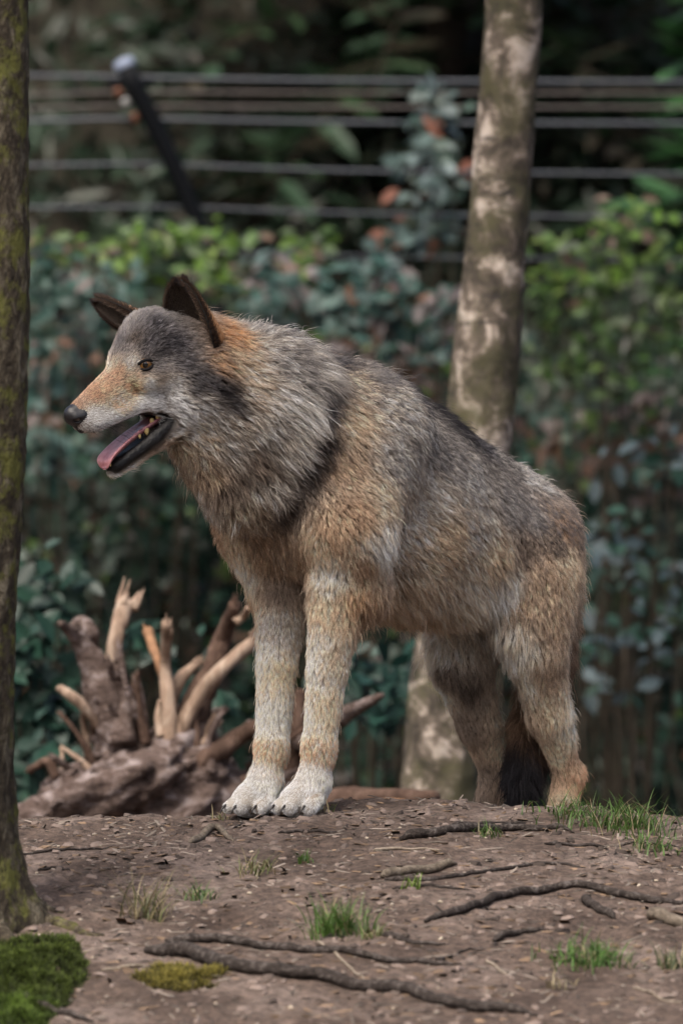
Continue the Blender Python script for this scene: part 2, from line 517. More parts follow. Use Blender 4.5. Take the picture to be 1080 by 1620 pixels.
# ------------------------------------------------------------------ wolf: grooming table
C = dict(cream=(212, 203, 190), white=(222, 216, 208), lgrey=(176, 168, 158), grey=(132, 126, 120), dgrey=(84, 81, 84), blue=(98, 98, 108),
         black=(34, 32, 36), tan=(162, 136, 110), brown=(128, 101, 78), ochre=(172, 136, 102), rust=(152, 114, 88), buff=(184, 163, 138), taupe=(122, 106, 92),
         dtaupe=(92, 79, 69), pale=(198, 186, 170), orange=(164, 118, 76), dbrown=(84, 60, 42))
for _k, _v in list(C.items()):          # calm the palette: winter coat, little chroma
    _v = np.array(_v, float); _l = _v@np.array([.3, .59, .11]); C[_k] = tuple(_l+(.86 if _k in ('orange', 'ochre', 'rust') else .79)*(_v-_l))
# px, py, flow dx, dy (photo, y down), length mm, lift deg, colour, tip colour, mottling; dark collar rows mix dark hair with painted crease shade
T = '''
165 612 .8 -.5 7 12 tan rust .4
362 640 1 .4 36 24 dgrey black .5
246 578 1 0 8 12 dgrey dgrey .3
218 586 .9 0 6 10 black dgrey .3
330 600 1 .3 26 20 dgrey black .5
250 495 .6 -.5 14 18 dgrey grey .9
178 575 .5 -.8 8 12 buff grey .4
185 545 .4 -.9 11 16 dgrey black .8
206 572 .5 -.9 8 12 cream buff .2
252 560 .9 -.2 10 14 black black .3
225 560 .7 -.6 9 12 dgrey black .4
235 545 .6 -.6 11 16 dgrey black .8
275 550 .9 -.1 16 18 dgrey black .8
112 640 .8 -.5 3 12 rust tan 0.2
150 622 .8 -.5 6 12 rust brown .4
185 590 .8 -.55 8 12 rust brown .4
150 665 .9 .1 6 14 cream pale 0.4
140 685 .9 .1 5 14 lgrey grey 0.3
175 672 .9 .1 7 14 cream pale 0.4
190 640 .9 -.1 8 12 buff rust 0.4
210 612 .9 -.2 9 12 ochre rust 0.4
215 665 .9 .0 9 14 white cream 0.2
240 640 1 .1 12 16 white cream 0.2
268 640 1 .2 15 18 white cream 0.25
290 655 1 .3 24 22 white pale 0.35
236 606 .9 .1 9 14 pale lgrey 0.3
215 590 .9 -.2 8 10 buff tan 0.3
200 562 .5 -.9 9 14 dgrey dgrey .5
182 560 .4 -.9 9 14 dgrey grey .7
210 540 .5 -.8 12 16 dtaupe black .8
190 530 .4 -.8 12 16 dgrey grey .9
240 515 .6 -.6 14 18 dgrey black .9
215 505 .5 -.6 13 18 dgrey grey .9
260 545 .9 -.2 14 18 dgrey black .8
255 575 1 .1 11 14 grey dgrey .5
285 575 1 .2 17 18 dgrey black .7
310 595 1 .3 22 20 black dgrey .5
345 615 1 .3 30 22 black black .4
300 615 1 .3 20 18 dgrey black .6
262 612 1 .2 12 14 cream lgrey 0.3
250 600 1 .2 9 14 dtaupe dtaupe .3
280 640 1 .2 20 20 white cream 0.3
300 665 1 .4 28 24 cream buff 0.3
275 605 1 .2 15 16 lgrey dgrey .5
310 640 1 .4 34 26 cream dgrey 0.6
340 655 1 .5 42 30 cream dtaupe 0.6
315 680 .9 .5 34 26 pale tan 0.4
290 705 .8 .6 28 24 buff brown 0.4
275 735 .6 .8 28 24 buff taupe 0.4
255 725 .8 .6 14 18 taupe taupe 0.3
300 770 .5 .9 30 22 pale taupe 0.4
340 800 .5 .9 30 22 pale taupe 0.4
330 740 .6 .8 40 24 tan dtaupe 0.5
360 700 .8 .6 46 26 lgrey dtaupe 0.5
360 660 .9 .4 40 26 pale taupe 0.5
345 575 .8 .5 26 20 ochre taupe .3
362 530 .8 .4 30 22 orange tan 0.3
375 575 .9 .4 34 22 buff tan .4
395 610 .9 .4 44 24 pale tan 0.4
385 515 .9 .3 34 22 lgrey dgrey 0.5
430 525 .9 .3 42 24 lgrey dgrey 0.6
480 540 .9 .4 46 24 lgrey dgrey 0.6
430 570 .9 .4 46 24 lgrey dgrey 0.6
475 590 .9 .5 46 24 grey dgrey 0.6
440 630 .9 .5 54 28 cream grey 0.5
480 650 .8 .6 66 36 cream lgrey 0.4
410 670 .8 .6 50 24 pale dgrey 0.6
400 720 .7 .7 54 26 taupe dtaupe 0.6
455 705 .7 .7 66 34 pale grey 0.5
370 760 .6 .8 44 24 taupe dtaupe 0.5
425 765 .6 .8 60 32 lgrey dtaupe 0.5
395 800 .5 .9 38 22 buff dtaupe 0.5
488 738 .6 .7 34 14 dtaupe black 0.4
450 800 .6 .7 30 14 dtaupe black 0.4
512 640 .6 .7 34 14 dgrey black 0.5
503 690 .6 .7 34 14 dtaupe black 0.5
524 575 .8 .6 36 16 dgrey black 0.4
495 590 .8 .6 60 32 lgrey grey 0.5
365 850 .2 1 24 18 buff tan 0.3
385 900 .1 1 26 18 pale buff 0.2
430 860 .3 1 34 20 tan taupe 0.4
480 880 .3 1 32 16 tan brown 0.4
520 840 .4 .9 23 16 tan brown 0.36
545 660 .7 .7 31 20 buff tan 0.36
555 600 .8 .6 32 20 buff dgrey 0.45
540 740 .6 .8 28 18 tan taupe 0.36
560 810 .5 .9 25 18 tan brown 0.36
575 890 .4 .9 22 16 tan brown 0.27
590 600 .8 .6 34 20 grey dgrey 0.54
625 640 .7 .7 37 22 pale dgrey 0.54
620 720 .7 .7 32 20 lgrey dgrey 0.45
600 780 .6 .8 31 20 buff taupe 0.45
650 625 .8 .5 37 20 dgrey black 0.45
670 670 .8 .6 38 22 lgrey black 0.63
690 652 .9 .5 35 20 black black 0.18
715 662 .9 .5 31 16 black black 0.18
745 690 .9 .5 26 16 dgrey black 0.36
700 720 .8 .5 31 18 grey dgrey 0.45
670 780 .8 .6 31 16 pale taupe 0.45
740 750 .8 .5 26 16 lgrey dgrey 0.45
790 720 .9 .6 23 18 grey black 0.45
835 755 .8 .8 23 18 lgrey dgrey 0.54
800 790 .8 .7 25 18 grey dgrey 0.45
840 810 .6 .9 22 18 grey dgrey 0.45
750 820 .8 .6 31 16 pale taupe 0.45
700 850 .8 .6 35 18 buff tan 0.36
640 850 .7 .7 38 22 pale tan 0.36
600 860 .6 .8 39 22 cream pale 0.27
620 930 .5 .9 60 24 buff tan 0.3
590 970 .5 .9 50 22 tan brown 0.2
640 990 .5 .9 56 24 buff tan 0.2
690 1005 .5 .9 60 26 pale buff 0.2
730 940 .6 .8 56 24 pale buff 0.3
780 880 .7 .8 34 22 buff tan 0.36
790 930 .4 .9 50 24 cream pale 0.2
760 990 .3 1 50 24 pale taupe 0.2
860 800 .3 1 22 18 taupe dgrey 0.45
830 860 .2 1 22 16 taupe dtaupe 0.36
872 848 .5 1 26 18 taupe black .5
885 830 .4 1 32 18 brown dgrey 0.4
895 890 .3 1 28 18 buff tan 0.3
860 910 .1 1 30 18 tan taupe 0.4
825 950 .0 1 30 18 tan taupe 0.4
870 980 .1 1 24 16 tan taupe 0.5
910 980 .4 .9 30 20 buff pale 0.2
915 1050 .5 .9 28 22 pale buff 0.2
805 1020 .2 1 32 18 pale cream 0.2
825 1070 .3 1 31 8 buff pale 0.18
865 1060 .2 1 29 8 tan taupe 0.18
870 1120 .3 1 26 8 buff tan 0.18
900 1130 .4 .9 24 20 pale buff 0.2
880 1190 .3 1 18 8 buff tan 0.18
905 1210 .3 1 20 8 tan rust 0.18
925 1245 .2 1 18 8 ochre rust 0.18
890 1265 .1 1 12 12 tan buff .2
705 1060 .2 1 31 9 taupe dtaupe 0.18
740 1080 .2 1 31 9 dtaupe dtaupe 0.18
690 1090 .3 1 16 16 buff pale 0.2
725 1140 .4 1 20 8 taupe taupe 0.18
765 1220 .3 1 17 7 taupe taupe 0.18
770 1260 .1 1 17 7 taupe taupe 0.18
440 930 .1 1 22 16 taupe taupe 0.3
430 980 .0 1 23 8 pale taupe 0.18
415 1010 .0 1 21 8 pale buff .2
440 1060 .0 1 18 8 buff tan .25
425 1130 -.05 1 17 8 pale buff .2
415 1180 -.1 1 17 8 buff rust .2
435 1195 .0 1 17 8 buff rust .2
415 1230 -.2 1 15 8 cream buff 0.15
390 1260 -.6 .5 6 9 pale cream .15
350 1270 -.8 .4 5 8 cream pale .15
530 960 .0 1 29 9 buff tan 0.18
560 950 .2 1 24 18 ochre tan 0.2
500 960 .0 1 23 8 buff tan 0.25
495 1040 -.1 1 17 8 pale buff .2
525 1040 .0 1 18 8 buff taupe 0.35
485 1130 -.1 1 17 8 pale buff .2
515 1120 -.1 1 18 8 buff tan 0.3
495 1175 -.1 1 17 8 buff rust .25
520 1185 .0 1 18 8 buff rust .2
500 1225 -.1 1 15 8 cream buff 0.15
510 1260 -.1 1 7 10 buff pale .15
465 1262 -.5 .6 6 9 pale cream .15
445 1272 -.6 .5 5 8 cream pale .15
'''
TT = '''
905 900 .1 1 40 22 buff brown 0.3
800 1060 .1 1 50 16 brown dbrown .3
825 1120 .2 1 56 16 brown dbrown .3
850 1170 .3 1 58 16 dbrown black .3
820 1190 .3 1 60 14 black black .2
840 1215 .2 1 60 14 black black 0.1
830 1250 .1 1 60 12 black black 0.1
850 1275 .1 1 50 12 black black 0.1
'''
def mirror_near(X, D=None):
    """Reflect points (and directions) on the wolf's right side onto its left."""
    X = X.copy(); qh = X-H0
    head = (np.linalg.norm(X-hp_(-.03, 0, -.04), axis=1) < .20)
    for m, L, O in ((head, HL, H0), (~head, BL, B0)):
        v = (X-O)@L
        f = m & (v < 0)
        X[f] -= 2*v[f, None]*L
        if D is not None: D[f] -= 2*(D[f]@L)[:, None]*L
    return X

def rows(txt, tail=False):
    pos = []; dr = []; num = []; c0 = []; c1 = []
    for ln in txt.strip().splitlines():
        a = ln.split(); x, y, dx, dy, ln_, lf = map(float, a[:6])
        if tail:
            # the tail hangs behind the legs: nearest tail centre-line point under that pixel
            best = None
            for pr in prims:
                if pr[0] != 'tail': continue
                for t in np.linspace(0, 1, 9):
                    c = pr[1]*(1-t)+pr[2]*t; e = proj(c); dd = (e[1]-y)**2+.2*(e[0]-x)**2
                    if best is None or dd < best[0]: best = (dd, c)
            p = best[1]+np.array([(x-proj(best[1])[0])/900*.5, -.02, 0])
        else: p = hit(x, y)
        pos.append(p); dr.append((dx, 0, -dy)); num.append((ln_/1000, R(lf), float(a[8]))); c0.append(lin(C[a[6]])); c1.append(lin(C[a[7]]))
    pos = np.array(pos); dr = np.array(dr, float); dr /= np.linalg.norm(dr, axis=1)[:, None]
    if not tail:
        pos = mirror_near(pos, dr)
    return pos, dr, np.array(num), np.array(c0), np.array(c1)
G_body = rows(T); G_tail = rows(TT, True)  # far hind leg rows are darker, its shade put into the coat colour

def tail_mask(X):
    dt = np.full(len(X), 9.0); do = np.full(len(X), 9.0)
    for pr in prims:
        if pr[0] == 'tail': dt = np.minimum(dt, prim_d(pr, X))
        elif pr[0] == 'leg' or pr[0] == 'body': do = np.minimum(do, prim_d(pr, X))
    return (dt < do) & (X[:, 2] < .47)

def groom(X):
    """Interpolate flow, numbers and colours at points X."""
    n = len(X); out = [np.zeros((n, 3)), np.zeros((n, 3)), np.zeros((n, 3)), np.zeros((n, 3))]
    tm = tail_mask(X)
    head = (np.linalg.norm(X-hp_(-.03, 0, -.04), axis=1) < .20)
    for sel, G, mir in ((~tm, G_body, True), (tm, G_tail, False)):
        ids = np.nonzero(sel)[0]
        for c in range(0, len(ids), 20000):
            i = ids[c:c+20000]; Xi = X[i]
            Xm = mirror_near(Xi) if mir else Xi
            d2 = ((Xm[:, None, :]-G[0][None])**2).sum(-1)
            w = 1/(d2+.012**2)**2; w /= w.sum(1)[:, None]
            d = w@G[1]
            if mir:
                hd = head[i]
                for m, L, O in ((hd, HL, H0), (~hd, BL, B0)):
                    f = m & (((Xi-O)@L) < 0)
                    d[f] -= 2*(d[f]@L)[:, None]*L
            out[0][i] = d; out[1][i] = w@G[2]; out[2][i] = w@G[3]; out[3][i] = w@G[4]
    return out

# ------------------------------------------------------------------ wolf: objects
wolf = empty('wolf', (float(B0[0]), float(B0[1]), 0.0))
tag(wolf, 'grey and tan wolf standing open mouthed on top of the soil mound', 'wolf')

def skin_mat():
    m, t, b = mat_new('wolf_skin', 0.6, 0.32)
    a = N(t, 'ShaderNodeAttribute', _attribute_name='col'); t.links.new(a.outputs['Color'], b.inputs['Base Color'])
    t.links.new(a.outputs['Alpha'], b.inputs['Roughness'])
    nz = N(t, 'ShaderNodeTexNoise', Scale=170.0, Detail=4.0); tc = N(t, 'ShaderNodeTexCoord'); t.links.new(tc.outputs['Object'], nz.inputs['Vector'])
    bp = N(t, 'ShaderNodeBump', Strength=.8, Distance=.003); t.links.new(nz.outputs['Fac'], bp.inputs['Height']); t.links.new(bp.outputs['Normal'], b.inputs['Normal'])
    return m
gs = groom(wV)
mm = mouth_mask(wV)
EYE = [hp_(-.0015, s*.0365, -.001) for s in (1, -1)]
em = np.zeros(len(wV))
for e in EYE: em = np.maximum(em, np.clip(1-(np.linalg.norm(wV-e, axis=1)-.0145)/.003, 0, 1))
dark = np.maximum(mm, em)[:, None]
scol = gs[2]*.55*(1-dark)+np.array([.006, .0055, .006])*dark
skincol = np.concatenate([scol, .75-.28*mm[:, None]], 1)
body = adopt(mesh_obj('body', wV, wQ, skin_mat(), attrs={'col': skincol}), wolf)

# ---- fur
def fur_mat(name='wolf_fur', band=True):
    m, t, b = mat_new(name, .58, .28)
    a0 = N(t, 'ShaderNodeAttribute', _attribute_name='root_col'); a1 = N(t, 'ShaderNodeAttribute', _attribute_name='tip_col')
    hi = t.nodes.new('ShaderNodeHairInfo'); L = t.links.new
    rp = ramp(t, [(0.0, (0, 0, 0)), (0.68, (0,)*3), (0.86, (1, 1, 1))]); L(hi.outputs['Intercept'], rp.inputs['Fac'])
    mx = N(t, 'ShaderNodeMix', _data_type='RGBA'); L(rp.outputs['Color'], mx.inputs[0])
    L(a0.outputs['Color'], mx.inputs[6]); L(a1.outputs['Color'], mx.inputs[7])
    out = mx.outputs[2]
    if band:      # grey-brown underfur, roots darkened further as shade between tufts, then the pale band
        ru = ramp(t, [(0.0, (.34, .31, .29)), (0.34, (.45, .42, .40)), (0.55, (1, 1, 1))]); L(hi.outputs['Intercept'], ru.inputs['Fac'])
        mu = N(t, 'ShaderNodeMix', _data_type='RGBA', _blend_type='MULTIPLY'); mu.inputs[0].default_value = 1.0
        L(out, mu.inputs[6]); L(ru.outputs['Color'], mu.inputs[7]); out = mu.outputs[2]
    L(out, b.inputs['Base Color'])
    tr = t.nodes.new('ShaderNodeBsdfTranslucent'); L(out, tr.inputs['Color'])
    ms = t.nodes.new('ShaderNodeMixShader'); ms.inputs[0].default_value = .22
    L(b.outputs[0], ms.inputs[1]); L(tr.outputs[0], ms.inputs[2]); L(ms.outputs[0], t.nodes['Material Output'].inputs['Surface'])
    return m
FUR = fur_mat()

def make_curves(name, pts, rad, c0, c1, parent, mat):
    n, k, _ = pts.shape
    cd = bpy.data.hair_curves.new(name)
    cd.add_curves([k]*n)
    cd.position_data.foreach_set('vector', np.ascontiguousarray(pts, np.float32).ravel())
    ra = cd.attributes.get('radius') or cd.attributes.new('radius', 'FLOAT', 'POINT')
    ra.data.foreach_set('value', np.ascontiguousarray(rad, np.float32).ravel())
    for nm, c in (('root_col', c0), ('tip_col', c1)):
        a = cd.attributes.new(nm, 'FLOAT_COLOR', 'CURVE')
        a.data.foreach_set('color', np.concatenate([c, np.ones((n, 1))], 1).astype(np.float32).ravel())
    cd.materials.append(mat)
    o = bpy.data.objects.new(name, cd); COL.objects.link(o); o.parent = parent
    return o

def sample(V, Q, n, dens=None, rng=rngW):
    tr = np.concatenate([Q[:, [0, 1, 2]], Q[:, [0, 2, 3]]])
    a = V[tr[:, 0]]; b = V[tr[:, 1]]; c = V[tr[:, 2]]
    ar = .5*np.linalg.norm(np.cross(b-a, c-a), axis=1)
    if dens is not None: ar = ar*dens[tr].mean(1)
    ti = np.searchsorted(np.cumsum(ar)/ar.sum(), rng.rand(n))
    ti = np.minimum(ti, len(tr)-1)
    r1 = np.sqrt(rng.rand(n))[:, None]; r2 = rng.rand(n)[:, None]
    w = np.concatenate([1-r1, r1*(1-r2), r1*r2], 1)
    X = (V[tr[ti]]*w[..., None]).sum(1); NN = (wN[tr[ti]]*w[..., None]).sum(1) if V is wV else None
    return X, NN, tr[ti], w

K = 7
LEN_GAIN = lambda l: np.where(l > .02, .02+(l-.02)*.66, l)
LIFT_GAIN = lambda l: 1+.18*np.clip((l-.015)/.02, 0, 1)
def strands(X, Nn, g, rng, lenj=.25, rough=1.0):
    """Curves from roots: combed along the flow, lifted off the skin, drooping a little."""
    n = len(X); flow, num = g[0], g[1]
    t = flow-(flow*Nn).sum(1)[:, None]*Nn
    tl = np.linalg.norm(t, axis=1)[:, None]; t = t/(tl+1e-6)
    jit = rng.normal(0, rough, (n, 3))*np.interp(num[:, 0], [.006, .016, .03], [.12, .09, .16])[:, None]; t = t+jit; t -= (t*Nn).sum(1)[:, None]*Nn; t /= np.linalg.norm(t, axis=1)[:, None]+1e-6
    L = LEN_GAIN(num[:, 0])*(1+lenj*rng.normal(0, 1, n)).clip(.35, 1.6)
    lift = num[:, 1]*LIFT_GAIN(num[:, 0])*(1+.3*rng.normal(0, 1, n)).clip(.3, 2)
    s = np.linspace(0, 1, K)
    pts = np.empty((n, K, 3)); p = X-Nn*.0008
    pts[:, 0] = p
    for i in range(1, K):
        f = (i-.5)/(K-1)
        ang = lift*(1.75-1.35*f)                       # stands up at the root, lies down at the tip
        d = t*np.cos(ang)[:, None]+Nn*np.sin(ang)[:, None]
        d[:, 2] -= .25*f*np.minimum(L/.05, 1.0)
        d /= np.linalg.norm(d, axis=1)[:, None]
        p = p+d*(L/(K-1))[:, None]
        pts[:, i] = p
    return pts, L

NH, NG = FUR_COUNT, 24000
dens = np.ones(len(wV))
vn_l = (wV-B0)@BL
facing = (wN*((CAMP-wV)/np.linalg.norm(CAMP-wV, axis=1)[:, None])).sum(1)
dens *= np.where(facing > -.25, 1.0, .38)
Ls = gs[1][:, 0]
dens *= np.interp(Ls, [.004, .012, .03, .06], [2.6, 2.0, 1.05, .9])
dens[mm > .35] = 0
for e in EYE: dens[np.linalg.norm(wV-e, axis=1) < .0135] = 0
nosec = hp_(.138, 0, -.058)
dens[np.linalg.norm(wV-nosec, axis=1) < .0185] = 0
X, Nn, _, _ = sample(wV, wQ, NH, dens)
Nn = Nn/np.linalg.norm(Nn, axis=1)[:, None]
g = groom(X)
stray = rngW.rand(NH) < .012*(g[1][:, 0] > .014)
g[1][stray, 0] *= 1.5; g[1][stray, 1] *= 1.7
pts, L = strands(X, Nn, g, rngW)
# clumps: guide strands that neighbours lean on
GX, GN, _, _ = sample(wV, wQ, NG, dens**.5)
GN = GN/np.linalg.norm(GN, axis=1)[:, None]
gg = groom(GX); gpts, gL = strands(GX, GN, gg, rngW, .18, 1.5)
kd = KDTree(NG)
for i in range(NG): kd.insert(GX[i], i)
kd.balance()
near = np.fromiter((kd.find(x)[1] for x in X.tolist()), np.int32, NH)
rel = gpts[near]-GX[near][:, None, :]
tt = np.linspace(0, 1, K)
clump = np.clip((L-.005)/.022, .12, .88)*(.6+.4*rngW.rand(NH))*np.where(stray, .15, 1.0)
wgt = (tt[None, :]**1.4)*clump[:, None]
scale = (L/gL[near]).clip(.5, 1.5)[:, None, None]
target = GX[near][:, None, :]+rel*scale
pts = pts*(1-wgt[..., None])+target*wgt[..., None]
pts[:, 1:] += rngW.normal(0, 1, (NH, K-1, 3))*(L[:, None, None]*.018)
# colour: agouti banding, clump streaks, mottling
mot = g[1][:, 2]
cl = rngW.rand(NG)[near]*.7+rngW.rand(NH)*.3
c0, c1 = g[2].copy(), g[3].copy()
mixr = np.clip((cl-.5)*3.2*mot+.0, -.95, .95)
c0m = np.where(mixr[:, None] > 0, c0*(1-mixr[:, None])+c1*mixr[:, None], c0*(1+.55*np.abs(mixr[:, None])))
c1m = c1*(1-.45*np.maximum(-mixr, 0))[:, None]+c0*(.45*np.maximum(-mixr, 0))[:, None]
br = np.interp(L, [.004, .018, .036], [1.6, 1.5, 1.0])[:, None]*((1+np.interp(L, [.02, .035], [.07, .16])*rngW.normal(0, 1, NH))*(1+np.interp(L, [.02, .035], [.06, .24])*rngW.normal(0, 1, NG)[near])).clip(.45, 1.7)[:, None]
c0m = (c0m*br*FUR_GAIN).clip(.004, .85); c1m = (c1m*br*FUR_GAIN).clip(.004, .85)
rad0 = np.interp(L, [.004, .012, .05], [.00019, .00024, .00031])
prof = np.array([1, 1, .97, .9, .78, .55, .18])
radp = rad0[:, None]*prof[None]*(1+.2*rngW.normal(0, 1, (NH, 1))).clip(.6, 1.6)
fur = adopt(make_curves('fur', pts, radp, c0m, c1m, None, FUR), body)
fur.matrix_parent_inverse = Matrix.Identity(4)
fur['label'] = 'banded grey, tan and cream coat with long neck ruff'
# ------------------------------------------------------------------ wolf: eyes, nose, mouth, ears, claws
def head_uw(px, py, v):
    """Head-frame point at lateral offset v under a photo pixel."""
    q = hp_(0.03, v, -.06)
    for _ in range(6):
        t = np.array(P(px, py, q[1])) - hp_(0, v, 0)
        M = np.array([[HF[0], HU[0]], [HF[2], HU[2]]]); u, w = np.linalg.solve(M, [t[0], t[2]])
        q = hp_(u, v, w)
    return u, w

def uvsphere(c, r, nu=20, nv=12, axes=None):
    V = []; F = []
    A = np.eye(3) if axes is None else np.array(axes)
    r = np.broadcast_to(np.asarray(r, float), (3,))
    for i in range(nv+1):
        th = math.pi*i/nv
        for j in range(nu):
            ph = 2*math.pi*j/nu
            d = np.array([math.sin(th)*math.cos(ph), math.sin(th)*math.sin(ph), math.cos(th)])*r
            V.append(np.asarray(c)+d@A)
    for i in range(nv):
        for j in range(nu):
            k = (j+1) % nu
            F.append((i*nu+j, (i+1)*nu+j, (i+1)*nu+k, i*nu+k))
    return np.array(V), F

def cap_mesh(c, g, r, a0, a1, nu=28, nv=5):
    """Spherical zone around direction g between angles a0..a1."""
    g = g/np.linalg.norm(g); x = np.cross(g, UP); x /= np.linalg.norm(x); y = np.cross(x, g)
    V = []; F = []
    for i in range(nv+1):
        th = a0+(a1-a0)*i/nv
        for j in range(nu):
            ph = 2*math.pi*j/nu
            V.append(c+r*(g*math.cos(th)+(x*math.cos(ph)+y*math.sin(ph))*math.sin(th)))
    for i in range(nv):
        for j in range(nu):
            k = (j+1) % nu; F.append((i*nu+j, i*nu+k, (i+1)*nu+k, (i+1)*nu+j))
    return np.array(V), F

EYEB = flat_mat('eye_white', (.030, .020, .016), .08, .6, .2, 300)
IRIS = flat_mat('eye_iris', (.17, .080, .016), .06, .7, .5, 420)
PUP = flat_mat('eye_pupil', (.003, .003, .003), .03, .8, .1, 50)
LID = flat_mat('eye_lid', (.008, .007, .008), .75, .2, .3, 300)
for s in (1, -1):
    pe = hit(230, 577) if s == 1 else None
    if s == 1:
        v0 = float((pe-H0)@HL); u0 = float((pe-H0)@HF); w0 = float((pe-H0)@HU)
    pe = hp_(u0, s*v0, w0)
    gz_ = HF*.52+HL*s*.85+HU*.02; gz_ /= np.linalg.norm(gz_)
    c = pe-gz_*.0075
    eye = adopt(mesh_obj('eye', *uvsphere(c, .0132, 28, 18), EYEB), wolf)
    eye['label'] = 'amber eye with black rim'
    sub = lambda o: setattr(o, 'parent', eye)
    V, F = cap_mesh(c, gz_, .01335, R(20), R(64)); sub(mesh_obj('iris', V, F, IRIS))
    V, F = cap_mesh(c, gz_, .0134, 0.0, R(21.5)); sub(mesh_obj('pupil', V, F, PUP))
    # almond lid rim, long towards the inner corner
    xh = HF-(HF@gz_)*gz_; xh /= np.linalg.norm(xh); yh = np.cross(gz_, xh); yh *= np.sign(yh[2])
    ring = []
    for a in np.linspace(0, 2*math.pi, 33)[:-1]:
        ca, sa = math.cos(a), math.sin(a)
        ex = .0128*ca*(1.30 if ca > 0 else 1.08); ey = .0082*sa*(1-.30*max(ca, 0))-.0040*max(ca, 0)**2
        rr = math.sqrt(max(.0140**2-ex*ex-ey*ey, .0030**2))
        ring.append(c+xh*ex+yh*ey+gz_*min(rr, .0134))
    ring.append(ring[0])
    V, F = tube(ring, .0028, 8); sub(mesh_obj('eyelid', V, F, LID))

# nose
NOSEM, t_, b_ = mat_new('nose_leather', .34, .5)
tc_ = N(t_, 'ShaderNodeTexCoord'); vo_ = N(t_, 'ShaderNodeTexVoronoi', Scale=520.0); t_.links.new(tc_.outputs['Object'], vo_.inputs['Vector'])
bm_ = N(t_, 'ShaderNodeBump', Strength=.35, Distance=.001); t_.links.new(vo_.outputs['Distance'], bm_.inputs['Height']); t_.links.new(bm_.outputs['Normal'], b_.inputs['Normal'])
b_.inputs['Base Color'].default_value = (.012, .012, .014, 1)
_sv = prims; prims = []
cone(hp_(.126, 0, -.050), hp_(.142, 0, -.054), .0175, .0160, .008)
for s in (1, -1):
    cone(hp_(.130, s*.0115, -.059), hp_(.141, s*.0095, -.061), .0125, .0115, .006)
cone(hp_(.139, 0, -.064), hp_(.131, 0, -.082), .0110, .0080, .006)
ncut = [(hp_(.147, s*.0115, -.062), hp_(.142, s*.0210, -.065), .0044, .0032, .002, None, 1.0) for s in (1, -1)]
nz3 = [np.arange(nosec[q]-.034, nosec[q]+.034, .0014) for q in range(3)]
Fn = sdf_grid(prims, *nz3, ncut); nV, nQ = surface_nets(Fn, *nz3); nV = relax(nV, nQ, 2)
prims = _sv
adopt(mesh_obj('nose', nV, nQ, NOSEM), wolf)['label'] = 'wet black nose'

# tongue: grooved slab
TONG, t_, b_ = mat_new('tongue_flesh', .30, .5)
b_.inputs['Subsurface Weight'].default_value = .25; b_.inputs['Subsurface Radius'].default_value = (.006, .002, .0015)
tc_ = N(t_, 'ShaderNodeTexCoord'); nz_ = N(t_, 'ShaderNodeTexNoise', Scale=90.0, Detail=5.0); t_.links.new(tc_.outputs['Object'], nz_.inputs['Vector'])
rp_ = ramp(t_, [(.3, (.36, .13, .15)), (.7, (.56, .27, .28))]); t_.links.new(nz_.outputs['Fac'], rp_.inputs['Fac']); t_.links.new(rp_.outputs['Color'], b_.inputs['Base Color'])
bm_ = N(t_, 'ShaderNodeBump', Strength=.25, Distance=.001); t_.links.new(nz_.outputs['Fac'], bm_.inputs['Height']); t_.links.new(bm_.outputs['Normal'], b_.inputs['Normal'])
tp = catmull([(-.055, -.100), (-.015, -.106), (.030, -.119), (.064, -.132), (.088, -.144), (.099, -.153), (.102, -.160)], 6)
V = []; F = []
nn = 18
for i, (u, w) in enumerate(tp):
    f = i/(len(tp)-1)
    hw = .0255*math.sqrt(max(1-max((f-.72)/.29, 0)**2, .02))*(.9+.1*f); th = .0062*math.sqrt(max(1-max((f-.8)/.21, 0)**2, .04))
    for j in range(nn):
        a = 2*math.pi*j/nn
        v = hw*math.cos(a); dw = th*math.sin(a)+.30*v*v/.0235-.0012*math.exp(-(v/.004)**2)*(math.sin(a) > 0)
        V.append(hp_(u, v, w+dw))
for i in range(len(tp)-1):
    for j in range(nn):
        k = (j+1) % nn; F.append((i*nn+j, i*nn+k, (i+1)*nn+k, (i+1)*nn+j))
F.append(tuple(range(nn))); F.append(tuple((len(tp)-1)*nn+j for j in range(nn))[::-1])
adopt(mesh_obj('tongue', V, F, TONG), wolf)['label'] = 'pink tongue hanging to the lower front teeth'

# teeth
TOOTH = flat_mat('tooth_enamel', (.70, .53, .22), .3, .5, .25, 220)
def tooth(u, v, w, r, h, lean=0.0):
    ax = [HF, HL, -HU*1.0]
    V, F = uvsphere((0, 0, 0), 1, 10, 7)
    V = V.copy(); z = V[:, 2]
    V[:, 0] *= r*(1-.45*(z+1)/2); V[:, 1] *= r*.6*(1-.45*(z+1)/2); V[:, 2] *= h
    V = V@np.array([HF, HL, -HU if h > 0 else HU])
    o = adopt(mesh_obj('tooth', V+hp_(u, v, w), F, TOOTH), wolf)
for px, py, r, h in ((250, 660, .0072, .0090), (241, 667, .0066, .0085), (232, 682, .0074, .0095), (221, 690, .0045, .0060)):
    u, w = head_uw(px, py, .020); tooth(u, .020, w, r*.9, h*.8)
for v in (-.008, 0, .008):
    u, w = head_uw(168, 745, v); tooth(.096-.3*abs(v), v, -.1535, .0028, -.0050)

